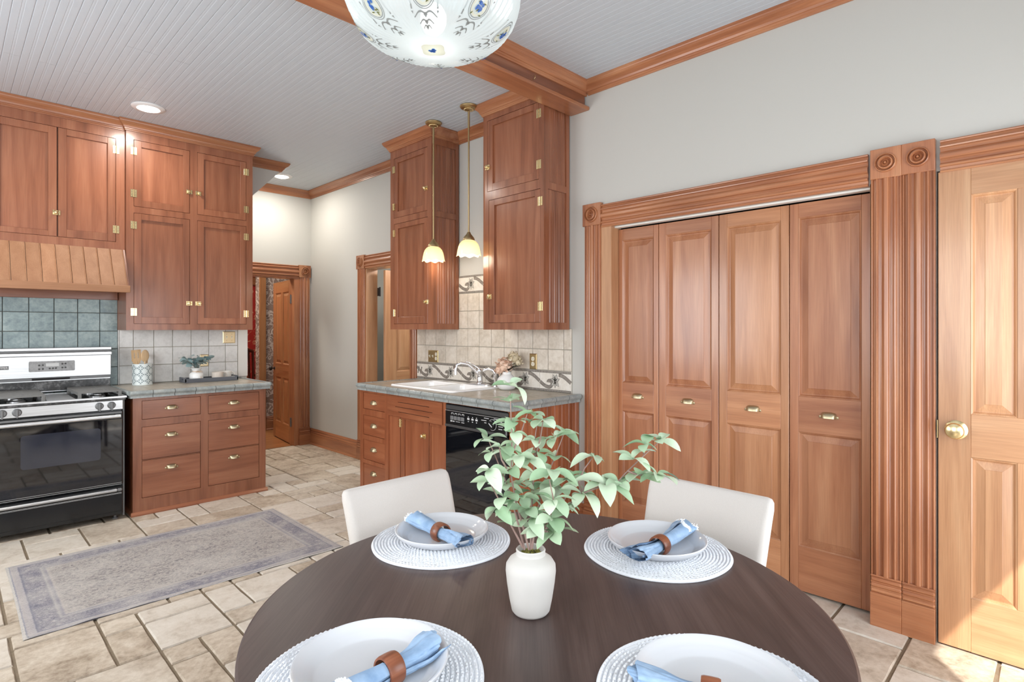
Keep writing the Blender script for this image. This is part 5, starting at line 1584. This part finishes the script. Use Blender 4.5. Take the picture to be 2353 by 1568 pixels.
# ================================================================== VASE WITH GREEN BRANCHES
VX, VY = .964, .899
M['vase'] = None
def vasemat():
    t = NT('chalky_white_ceramic')
    v = t.coords((1, 1, 1))
    n = t.noise(v, 60, 4.0); n2 = t.noise(v, 16, 3.0)
    c = t.ramp(n2, [(.18, s2l(186, 176, 160)), (.30, s2l(196, 193, 188)), (1, s2l(204, 201, 197))])
    t.col(c); t.set(Roughness=.7); t.bump(n, .15, .002); return t.m
M['vase'] = vasemat()
e = thing('vase', 'chalky white ceramic vase of green branches in the middle of the table', 'vase', (VX, VY, TZ))
MB().lathe([(.0001, .0), (.034, .0), (.040, .002), (.0445, .008), (.050, .035), (.0555, .070), (.0585, .098), (.0575, .112), (.050, .124), (.040, .131), (.0345, .135), (.0335, .140), (.0345, .1455), (.0325, .1485), (.0295, .146), (.0285, .138), (.030, .125), (.0001, .118)], 56, (VX, VY, TZ + .0004)).build('pot', M['vase'], e, smooth=True)
m = MB()
rm = random.Random(3)
for i in range(90):
    a, r = rm.uniform(0, 6.28), .027 * math.sqrt(rm.random())
    m.ball((VX + r * math.cos(a), VY + r * math.sin(a), TZ + .131 + rm.uniform(0, .006)), rm.uniform(.002, .0042), 6, 4)
o = m.build('moss', plain('moss_green', (142, 138, 70), .9), e, merge=False); o['kind'] = 'stuff'
def leafmat(name, a, b):
    t = NT(name)
    oi = t.node('ShaderNodeObjectInfo')
    c = t.ramp(oi.outputs['Random'], [(.1, s2l(*a)), (.9, s2l(*b))])
    n = t.noise(t.coords((1, 1, 1)), 60, 2.0)
    t.col(t.mix(.25, c, t.ramp(n, [(.3, (.7, .75, .7, 1)), (.7, (1, 1, 1, 1))]), 'MULTIPLY'))
    t.set(Roughness=.42); t.b.inputs['Subsurface Weight'].default_value = .0
    t.bump(n, .1, .002); return t.m
M['leaf'] = leafmat('soft_green_leaf', (158, 188, 152), (212, 228, 202))
M['stem'] = plain('mauve_brown_stem', (150, 124, 116), .6)
def leaf_mesh(L, W, droop, cup, nm, mat):
    m = MB()
    def fn(u, v):
        s = v
        wd = W * (math.sin(PI * min(1, s ** .85)) ** .75) * (.75 + .5 * s) if 0 < s < 1 else 0
        x = (u - .5) * 2 * wd / 2
        z = -droop * s * s * L + cup * abs(x) * 1.2 + .06 * L * math.sin(PI * s)
        return (x, s * L, z)
    m.grid(4, 8, fn)
    return m.mesh(nm, mat, smooth=1.5)
LEAVES = [leaf_mesh(.053, .034, .10, .25, 'leaf', M['leaf']), leaf_mesh(.046, .030, .35, .15, 'leaf', M['leaf']), leaf_mesh(.058, .034, .55, .3, 'leaf', M['leaf']), leaf_mesh(.036, .024, .2, .3, 'leaf', M['leaf'])]
def place_leaf(parent, p, direction, roll, me, scale):
    d = V3(direction).normalized()
    up = V3((0, 0, 1)) if abs(d.z) < .95 else V3((1, 0, 0))
    x = d.cross(up).normalized(); z = x.cross(d)
    q = Matrix((x, d, z)).transposed() @ Matrix.Rotation(roll, 3, 'Y')
    o = bpy.data.objects.new('leaf', me); col.objects.link(o); o.parent = parent
    o.rotation_euler = q.to_euler(); o.location = V3(p) - ORG.get(parent.name, V3((0, 0, 0))); o.scale = (scale,) * 3
rl = random.Random(17)
D0 = 1.317
def k1(x, y): return (1040 + x / 3.562, 860 + y / 3.562)
def k2(x, y): return (1280 + x / 6.032, 960 + y / 6.032)
stems = [  # picture points of each stem with a depth offset, root first
    ([k1(625, 1440), k1(590, 1300), k1(520, 1060), k1(482, 850), k1(485, 550), k1(478, 330), k1(470, 140)], [0, .0, .01, .0, -.02, -.03, -.04]),
    ([k1(590, 1440), k1(540, 1240), k1(460, 940), k1(370, 720), k1(285, 520)], [0, .01, .04, .06, .08]),
    ([k1(575, 1420), k1(480, 1240), k1(380, 1030), k1(300, 880)], [0, -.02, -.04, -.05]),
    ([k1(640, 1440), k1(640, 1200), k1(655, 980), k1(668, 760), k1(672, 540), k1(690, 420)], [0, .02, .05, .07, .08, .08]),
    ([k1(650, 1430), k1(690, 1150), k1(740, 900), k1(830, 700), k1(910, 490)], [0, .02, .06, .10, .12]),
    ([k1(690, 1430), k1(720, 1300), k1(800, 1180), k1(825, 1020), k1(790, 860)], [0, -.03, -.05, -.07, -.08]),
    ([k1(690, 1430), k1(760, 1270), k1(880, 1090), k1(940, 980), k2(140, 1050), k2(210, 840)], [0, .02, .04, .06, .06, .07]),
    ([k1(700, 1430), k1(800, 1230), k1(930, 1090), k2(220, 1160), k2(350, 1055), k2(670, 930), k2(800, 935), k2(980, 740), k2(1150, 575), k2(1420, 330)], [0, .0, .0, -.01, -.02, -.02, -.01, .0, .02, .04]),
    ([k2(350, 1055), k2(300, 900), k2(370, 720), k2(490, 555)], [-.02, .03, .06, .08]),
    ([k2(980, 740), k2(1120, 800), k2(1280, 800), k2(1385, 790)], [.0, -.02, -.03, -.03]),
    ([k2(1200, 500), k2(1210, 440), k2(1215, 380)], [.02, .03, .03]),
    ([k1(500, 620), k1(560, 480), k1(610, 330)], [-.01, .02, .04]),
    ([k1(670, 700), k1(720, 520), k1(740, 385)], [.07, .05, .03]),
    ([k1(470, 820), k1(400, 700), k1(380, 590)], [.0, -.03, -.04]),
]
for pts, ds in stems:
    P = [at(u, v, D0 + d) for (u, v), d in zip(pts, ds)]
    Q = []
    for i in range(len(P) - 1):
        for q in (0, .5): Q.append(P[i].lerp(P[i + 1], q))
    Q.append(P[-1])
    n = len(Q)
    MB().tube(Q, [.0026 - .0014 * i / (n - 1) for i in range(n)], 6).build('branch', M['stem'], e, smooth=True)
nodes = [(k1(475, 95), -.04, 4, .95), (k1(470, 225), -.035, 4, 1.0), (k1(492, 395), -.03, 5, .95), (k1(505, 480), -.02, 4, .9), (k1(280, 525), .08, 4, .95), (k1(390, 595), -.04, 4, .95), (k1(310, 640), .06, 3, .9),
         (k1(455, 640), .02, 4, .95), (k1(545, 670), .0, 4, .9), (k1(300, 785), -.05, 4, .95), (k1(482, 770), -.01, 4, 1.0), (k1(290, 885), -.05, 4, .9), (k1(375, 830), .04, 4, .95), (k1(430, 905), .03, 4, .9),
         (k1(618, 325), .04, 4, .95), (k1(688, 425), .08, 4, .9), (k1(672, 540), .08, 5, 1.0), (k1(740, 375), .03, 4, .95), (k1(912, 485), .12, 5, .95), (k1(835, 520), .10, 4, .95), (k1(838, 675), .10, 4, .95),
         (k1(705, 640), .07, 4, .9), (k1(615, 700), .03, 4, .9), (k1(815, 805), -.08, 4, 1.0), (k1(700, 815), .06, 4, .95), (k1(575, 1010), -.04, 5, 1.0), (k1(620, 1110), -.02, 4, 1.0), (k1(420, 1010), -.04, 4, .95),
         (k1(365, 1100), -.05, 4, .95), (k1(440, 1110), -.03, 4, .9), (k1(490, 1240), .02, 3, .9), (k1(820, 1030), -.07, 5, 1.1), (k1(870, 1080), -.06, 4, .95), (k1(815, 1180), -.06, 5, 1.05), (k1(825, 1300), -.05, 5, 1.1),
         (k1(715, 1290), -.03, 4, 1.0), (k1(655, 1180), -.03, 4, .95), (k1(745, 1000), .03, 4, .95), (k1(930, 860), .06, 4, 1.0), (k1(895, 930), .05, 4, .95), (k1(930, 1080), .04, 4, .95), (k1(565, 890), .06, 4, .9), (k1(650, 960), .07, 4, .95), (k1(600, 930), .08, 3, .9), (k1(560, 1100), .05, 3, .95),
         (k2(200, 850), .07, 4, .95), (k2(350, 1060), -.02, 5, 1.05), (k2(665, 930), -.02, 5, 1.05), (k2(845, 910), -.01, 5, 1.05), (k2(1045, 580), .01, 4, 1.0), (k2(1125, 800), -.02, 5, 1.05), (k2(1215, 375), .03, 4, .9), (k2(1440, 315), .04, 5, .95), (k2(492, 545), .08, 4, .9), (k2(1385, 795), -.03, 5, 1.05), (k2(130, 1210), -.01, 4, .95)]
FV_ = V3((math.sin(YAW), math.cos(YAW), 0)); RV_ = V3((math.cos(YAW), -math.sin(YAW), 0))
for (u, v), dd, n, sc_ in nodes:
    p = at(u, v, D0 + dd)
    a0_ = rl.uniform(0, 6.28)
    for i in range(n):
        a = a0_ + i * 2 * PI / n + rl.uniform(-.3, .3)
        el = rl.uniform(-.25, .55)
        d = V3((math.cos(a) * math.cos(el), math.sin(a) * math.cos(el), math.sin(el)))
        d = d - FV_ * .25
        place_leaf(e, p, d, rl.uniform(-.5, .5), LEAVES[rl.choice((0, 0, 1, 2, 1, 3))], sc_ * rl.uniform(.82, 1.15))

# ================================================================== THINGS ON THE SMALL COUNTER
zc = ZL + .0006
e = thing('utensil_crock', 'white pierced metal crock holding wooden utensils beside the range', 'crock', (1.185, 5.60, zc))
R_, H_ = .073, .178
MB().lathe([(.0001, 0), (R_, 0), (R_ + .001, .004), (R_, .008), (R_, H_ - .008), (R_ + .001, H_ - .004), (R_, H_), (R_ - .004, H_), (R_ - .004, .008), (.0001, .008)], 48, (1.185, 5.60, zc)).build('body', plain('pale_enamel', (222, 230, 230), .35), e, smooth=True)
m = MB()
def cyl(a, b, off=.0008): t = a / R_; return (1.185 + (R_ + off) * math.cos(t), 5.60 + (R_ + off) * math.sin(t), zc + b)
def cyl_petal(a, b, ang, ln, wd):
    n = 6; L, R2_ = [], []
    for i in range(n):
        s = i / (n - 1); w_ = wd * math.sin(PI * s) / 2 + .0002
        ca, cb = a + math.cos(ang) * ln * s, b + math.sin(ang) * ln * s
        L.append(cyl(ca - math.sin(ang) * w_, cb + math.cos(ang) * w_)); R2_.append(cyl(ca + math.sin(ang) * w_, cb - math.cos(ang) * w_))
    m.add(L + R2_, [(i, i + 1, n + i + 1, n + i) for i in range(n - 1)])
cell = 2 * PI * R_ / 8
for row in range(3):
    for c_ in range(8):
        ca, cb = (c_ + .5) * cell, .03 + row * .054 + .006
        for q in range(4):
            an = q * PI / 2 + PI / 4
            cyl_petal(ca + .006 * math.cos(an), cb + .006 * math.sin(an), an, .016, .007)
            for s in (-.45, .45): cyl_petal(ca + .012 * math.cos(an + s * 1.6), cb + .012 * math.sin(an + s * 1.6), an + s, .013, .0035)
            cyl_petal(ca + .024 * math.cos(q * PI / 2), cb + .024 * math.sin(q * PI / 2), q * PI / 2 + PI / 2, .007, .005)
            cyl_petal(ca + .024 * math.cos(q * PI / 2), cb + .024 * math.sin(q * PI / 2), q * PI / 2 - PI / 2, .007, .005)
m.build('pierced_pattern', plain('crock_shadow', (112, 128, 132), .7), e, merge=False)
UW = wood('utensil_wood', 'z', (206, 172, 130), (222, 192, 152), (232, 206, 170), .6, 0, .05)
def utensil(name, label, x, y, lean, build):
    t = thing(name, label, 'utensil', (x, y, zc + .012), local=True)
    t.rotation_euler = (lean[0], lean[1], lean[2])
    MB().tube([(0, 0, 0), (0, 0, .19)], [.006, .0055], 8).build('handle', UW, t, smooth=True)
    build(t)
def b_slot(t):
    m = MB(Frame((0, 0, 0), (1, 0, 0), (0, 0, 1), (0, -1, 0))).plate(-.036, .036, .19, .285, -.003, .003, [(-.018, -.011, .215, .262), (.011, .018, .215, .262)])
    m.plate(-.028, .028, .172, .19, -.003, .003).plate(-.016, .016, .158, .172, -.003, .003)
    m.build('blade', UW, t)
def b_spoon(t): MB().ball((0, 0, .232), .036, 16, 10, (.95, .22, 1.45)).build('bowl', UW, t, smooth=True)
def b_flat(t): MB().box(-.026, .026, -.0025, .0025, .17, .27, .002).build('blade', UW, t)
utensil('slotted_spatula', 'slotted wooden spatula in the white crock', 1.150, 5.585, (0, -.06, .25), b_slot)
utensil('wooden_spoon', 'wooden spoon in the white crock', 1.195, 5.59, (.0, .03, .3), b_spoon)
utensil('flat_spatula', 'leaning flat wooden spatula in the white crock', 1.205, 5.605, (0, .42, 1.2), b_flat)

# tray with vase and mugs
e = thing('tray', 'long grey wooden serving tray on the small counter', 'tray', (1.70, 5.56, zc))
GW = wood('grey_tray_wood', 'x', (74, 78, 86), (96, 100, 108), (120, 122, 126), .6, 0)
MB().box(1.475, 1.915, 5.475, 5.645, zc, zc + .008, .001).build('base', GW, e)
for y in (5.475, 5.637): MB().box(1.475, 1.915, y, y + .008, zc + .006, zc + .036, .001).build('side_board', GW, e)
for x in (1.475, 1.905): MB(Frame((x, 0, 0), (0, 1, 0), (0, 0, 1), (1, 0, 0))).plate(5.475, 5.645, zc + .006, zc + .044, 0, .010, [(5.53, 5.59, zc + .020, zc + .034)]).build('end_board', GW, e)
e = thing('small_vase', 'small white vase of eucalyptus with twine bow on the tray', 'vase', (1.588, 5.56, zc + .0085))
vx, vy, vz = 1.588, 5.56, zc + .0085
MB().lathe([(.0001, 0), (.052, 0), (.056, .006), (.056, .060), (.048, .072), (.030, .082), (.028, .090), (.044, .112), (.046, .116), (.040, .116), (.024, .095), (.0001, .09)], 32, (vx, vy, vz)).build('pot', M['porcelain'], e, smooth=True)
TW = plain('twine', (196, 168, 136), .9)
m = MB().tube([(vx + .031 * math.cos(t * PI / 10), vy + .031 * math.sin(t * PI / 10), vz + .084) for t in range(20)], .0025, 6, True)
for sx in (-1, 1):
    m.tube([(vx + .012, vy - .033, vz + .084), (vx + .012 + sx * .02, vy - .04, vz + .092), (vx + .012 + sx * .028, vy - .042, vz + .080), (vx + .012, vy - .034, vz + .083)], .0018, 5)
    m.tube([(vx + .012, vy - .034, vz + .083), (vx + .012 + sx * .010, vy - .05, vz + .045), (vx + .012 + sx * .012, vy - .058, vz + .01)], .0018, 5)
m.build('twine_bow', TW, e)
M['euca'] = leafmat('eucalyptus_leaf', (122, 148, 152), (166, 186, 186))
EL = [leaf_mesh(.052, .042, .1, .1, 'leaf', M['euca']), leaf_mesh(.042, .034, .25, .15, 'leaf', M['euca'])]
re_ = random.Random(9)
for i in range(9):
    a = i / 9 * 2 * PI
    tip = V3((vx + .10 * math.cos(a), vy - .01 + .05 * math.sin(a), vz + .165 + .06 * re_.random()))
    b0 = V3((vx, vy, vz + .10))
    MB().tube([b0, b0.lerp(tip, .5) + V3((0, 0, .02)), tip], .0016, 5).build('stem', plain('grey_stem', (128, 124, 112), .7), e)
    for k in range(5):
        p = b0.lerp(tip, .35 + .16 * k) + V3((0, 0, .02 * math.sin(PI * (.35 + .16 * k))))
        d = V3((re_.uniform(-1, 1), re_.uniform(-1, .4), re_.uniform(-.3, .8)))
        place_leaf(e, p, d, re_.uniform(-.8, .8), EL[k % 2], re_.uniform(1.0, 1.35))
def mug(label, x, y, ang, rgb, nm):
    e = thing('mug', label, 'mug', (x, y, zc + .0085), group='mugs on the tray')
    mt = plain(nm, rgb, .25)
    z = zc + .0085
    MB().lathe([(.0001, 0), (.036, 0), (.044, .008), (.048, .03), (.049, .072), (.047, .0735), (.0455, .072), (.044, .03), (.036, .010), (.0001, .008)], 32, (x, y, z)).build('body', mt, e, smooth=True)
    c, s = math.cos(ang), math.sin(ang)
    MB().tube([(x + c * r, y + s * r, z + h) for r, h in ((.046, .062), (.062, .064), (.073, .052), (.073, .034), (.062, .022), (.047, .020))], .005, 8).build('handle', mt, e, smooth=True)
mug('pale taupe mug in front on the tray', 1.755, 5.53, -.1, (206, 196, 186), 'taupe_glaze')
mug('white mug at the back of the tray', 1.842, 5.585, -.1, (234, 230, 222), 'cream_glaze')

# ================================================================== FLOWERS AT THE SINK
e = thing('flower_vase', 'round white vase with peach and cream blooms beside the sink', 'vase', (3.02, 3.065, ZS))
fx, fy, fz = 3.02, 3.065, ZS + .0006
MB().lathe([(.0001, 0), (.05, 0), (.066, .012), (.077, .035), (.078, .055), (.068, .085), (.045, .108), (.034, .118), (.033, .130), (.036, .135), (.031, .134), (.028, .118), (.0001, .10)], 36, (fx, fy, fz)).build('pot', M['porcelain'], e, smooth=True)
M['peach'] = leafmat('peach_petal', (214, 176, 152), (238, 208, 186))
M['creamp'] = leafmat('cream_petal', (206, 190, 160), (232, 220, 196))
M['dullleaf'] = leafmat('dusty_leaf', (84, 82, 68), (120, 116, 98))
PT_ = [leaf_mesh(.032, .034, .3, .3, 'petal', M['peach']), leaf_mesh(.020, .022, .3, .3, 'petal', M['creamp'])]
DLf = leaf_mesh(.085, .036, .3, .2, 'leaf', M['dullleaf'])
rp = random.Random(4)
def bloom(nm, c, r, n, me, sc_):
    c = V3(c)
    b = MB().ball(c, r * .75, 12, 8).build(nm, me.materials[0], e, smooth=True)
    for i in range(n):
        a, z = rp.uniform(0, 6.28), rp.uniform(-.6, 1)
        d = V3((math.cos(a) * math.sqrt(1 - z * z * .98), math.sin(a) * math.sqrt(1 - z * z * .98), z))
        t = d.cross(V3((rp.uniform(-1, 1), rp.uniform(-1, 1), rp.uniform(-1, 1)))).normalized()
        o_ = d * r * .8
        q = (t + d * .35)
        place_leaf(b, c + o_, q, rp.uniform(-.4, .4), me, sc_ * rp.uniform(.8, 1.2))
        col.objects[-1].name = 'petal'
LFC = V3((math.cos(YAW), -math.sin(YAW), 0))   # across the picture
bloom('peach_bloom', V3((fx, fy, fz + .185)) - LFC * .022, .060, 44, PT_[0], 1.0)
bloom('peach_bloom', V3((fx, fy, fz + .150)) - LFC * .055, .040, 22, PT_[0], .9)
bloom('cream_bloom', V3((fx, fy, fz + .245)) + LFC * .055, .052, 46, PT_[1], 1.1)
bloom('cream_bloom', V3((fx, fy, fz + .205)) + LFC * .085, .034, 24, PT_[1], 1.0)
for d, s in (((LFC * .45 + V3((-.1, -.1, .8))), 1.2), ((LFC * .9 + V3((0, 0, .75))), 1.35), ((LFC * .2 + V3((-.2, -.2, .7))), 1.0)):
    place_leaf(e, (fx, fy, fz + .13), d, .3, DLf, s)
for k in range(3):
    MB().tube([(fx, fy, fz + .10), tuple(V3((fx, fy, fz + .17)) + LFC * (-.04 + .05 * k))], .002, 5).build('stem', plain('grey_stem', (128, 124, 112), .7), e)

# ================================================================== RUG
def rugmat():
    t = NT('faded_oriental_rug')
    tc = t.node('ShaderNodeTexCoord'); sp = t.node('ShaderNodeSeparateXYZ'); t.link(tc.outputs['Generated'], sp.inputs[0])
    W_, H2 = 1.58, 1.12
    fx_ = t.math('MULTIPLY', t.math('MINIMUM', sp.outputs[0], t.math('SUBTRACT', 1.0, sp.outputs[0])), W_)
    fy_ = t.math('MULTIPLY', t.math('MINIMUM', sp.outputs[1], t.math('SUBTRACT', 1.0, sp.outputs[1])), H2)
    v = t.coords((1, 1, 1))
    n0 = t.noise(v, 5.0, 3.0)
    d = t.math('MINIMUM', fx_, fy_)
    d = t.math('ADD', d, t.math('MULTIPLY', t.math('SUBTRACT', t.noise(v, 60, 2.0), .5), .008))
    bands = t.ramp(t.math('MULTIPLY', d, 3.0), [(.0, s2l(190, 186, 180)), (.04, s2l(190, 186, 180)), (.05, s2l(134, 136, 148)), (.07, s2l(176, 170, 168)), (.15, s2l(170, 166, 168)), (.165, s2l(118, 120, 134)), (.20, s2l(134, 134, 144)), (.42, s2l(140, 139, 146)), (.45, s2l(174, 170, 168)), (.50, s2l(146, 145, 152)), (.53, s2l(182, 175, 169)), (.60, s2l(168, 164, 160))])
    vo = t.node('ShaderNodeTexVoronoi', i_Scale=26.0); t.link(v, vo.inputs['Vector'])
    motif = t.ramp(vo.outputs['Distance'], [(.22, s2l(190, 184, 182)), (.36, s2l(152, 149, 154)), (.5, s2l(116, 117, 130))])
    inb = t.ramp(t.math('MULTIPLY', d, 3.0), [(.17, (0, 0, 0, 1)), (.20, (1, 1, 1, 1)), (.40, (1, 1, 1, 1)), (.44, (0, 0, 0, 1))])
    mo2 = t.ramp(t.noise(t.coords((1, 1, 1)), 48, 5.0, .75, 2.5), [(.42, s2l(104, 104, 118)), (.50, s2l(146, 143, 150)), (.58, s2l(188, 182, 180))])
    motif = t.mix(.6, motif, mo2)
    c = t.mix(t.math('MULTIPLY', inb, .85), bands, motif)
    nz = t.noise(t.coords((1.0, 1.8, 1)), 26, 8.0, .78, 2.0)
    field = t.ramp(nz, [(.40, s2l(104, 102, 108)), (.48, s2l(160, 155, 152)), (.55, s2l(190, 184, 176)), (.64, s2l(150, 140, 140))])
    inf = t.ramp(t.math('MULTIPLY', d, 3.0), [(.52, (0, 0, 0, 1)), (.60, (1, 1, 1, 1))])
    c = t.mix(inf, c, field)
    c = t.mix(t.ramp(n0, [(.4, (0, 0, 0, 1)), (.65, (.45, .45, .45, 1))]), c, s2l(196, 192, 186))
    pile = t.noise(v, 420, 3.0)
    c = t.mix(.7, c, t.ramp(t.noise(t.coords((1, 1.6, 1)), 90, 5.0, .75, 1.0), [(.36, (.62, .62, .65, 1)), (.58, (1.08, 1.07, 1.06, 1))]), 'MULTIPLY')
    t.col(c); t.set(Roughness=.95); t.bump(pile, .4, .003); return t.m
m = MB()
def rug(u, v):
    x = .252 + 1.575 * u + .012 * (v - .5) * 0; y = 3.372 + 1.110 * v
    e_ = min(u, 1 - u, v, 1 - v)
    z = .0065 + .0016 * math.sin(9 * u + 4 * v) + (.004 * math.sin(23 * u + 1) ** 2 if v < .02 else 0) - (.002 if e_ < .004 else 0)
    return (x + .006 * math.sin(3 * v), y + .008 * math.sin(5 * u + .5), z)
m.grid(80, 56, rug)
m.grid(80, 56, lambda u, v: (rug(u, v)[0], rug(u, v)[1], .0042))
tag(m.build('area_rug', rugmat(), merge=False), 'faded grey-blue patterned rug on the stone floor before the range', 'rug')

# ================================================================== CHAIR IN THE FAR ROOM
e = thing('carved_chair', 'dark carved wooden armchair in the red-papered room', 'chair', (3.30, 8.95, 0), math.radians(200), local=True)
MW = wood('mahogany', 'z', (62, 22, 14), (96, 40, 26), (128, 62, 40))
MB().box(-.25, .25, -.22, .24, .40, .45, .015).build('seat', MW, e)
MB().tube([(-.24, -.22, 1.06), (-.10, -.26, 1.12), (.10, -.26, 1.12), (.24, -.22, 1.06)], .028, 8).build('top_rail', MW, e, smooth=True)
for x in (-.18, -.09, 0, .09, .18):
    MB().tube([(x * .8, -.20, .44), (x * 1.1 + .02, -.23, .64), (x - .015, -.25, .86), (x, -.25, 1.09)], [.014, .022, .014, .02], 8).build('splat', MW, e, smooth=True)
for s in (-1, 1):
    MB().tube([(s * .23, -.20, .42), (s * .24, -.21, .75), (s * .24, -.22, 1.07)], .02, 8).build('back_post', MW, e, smooth=True)
    MB().tube([(s * .25, -.21, .68), (s * .28, .0, .70), (s * .27, .20, .66)], .02, 8).tube([(s * .26, .17, .66), (s * .24, .19, .44)], .016, 8).build('arm', MW, e, smooth=True)
    for y in (-.19, .21): MB().tube([(s * .22, y, .41), (s * .23, y + (.02 if y > 0 else -.03), 0)], [.022, .016], 8).build('leg', MW, e, smooth=True)
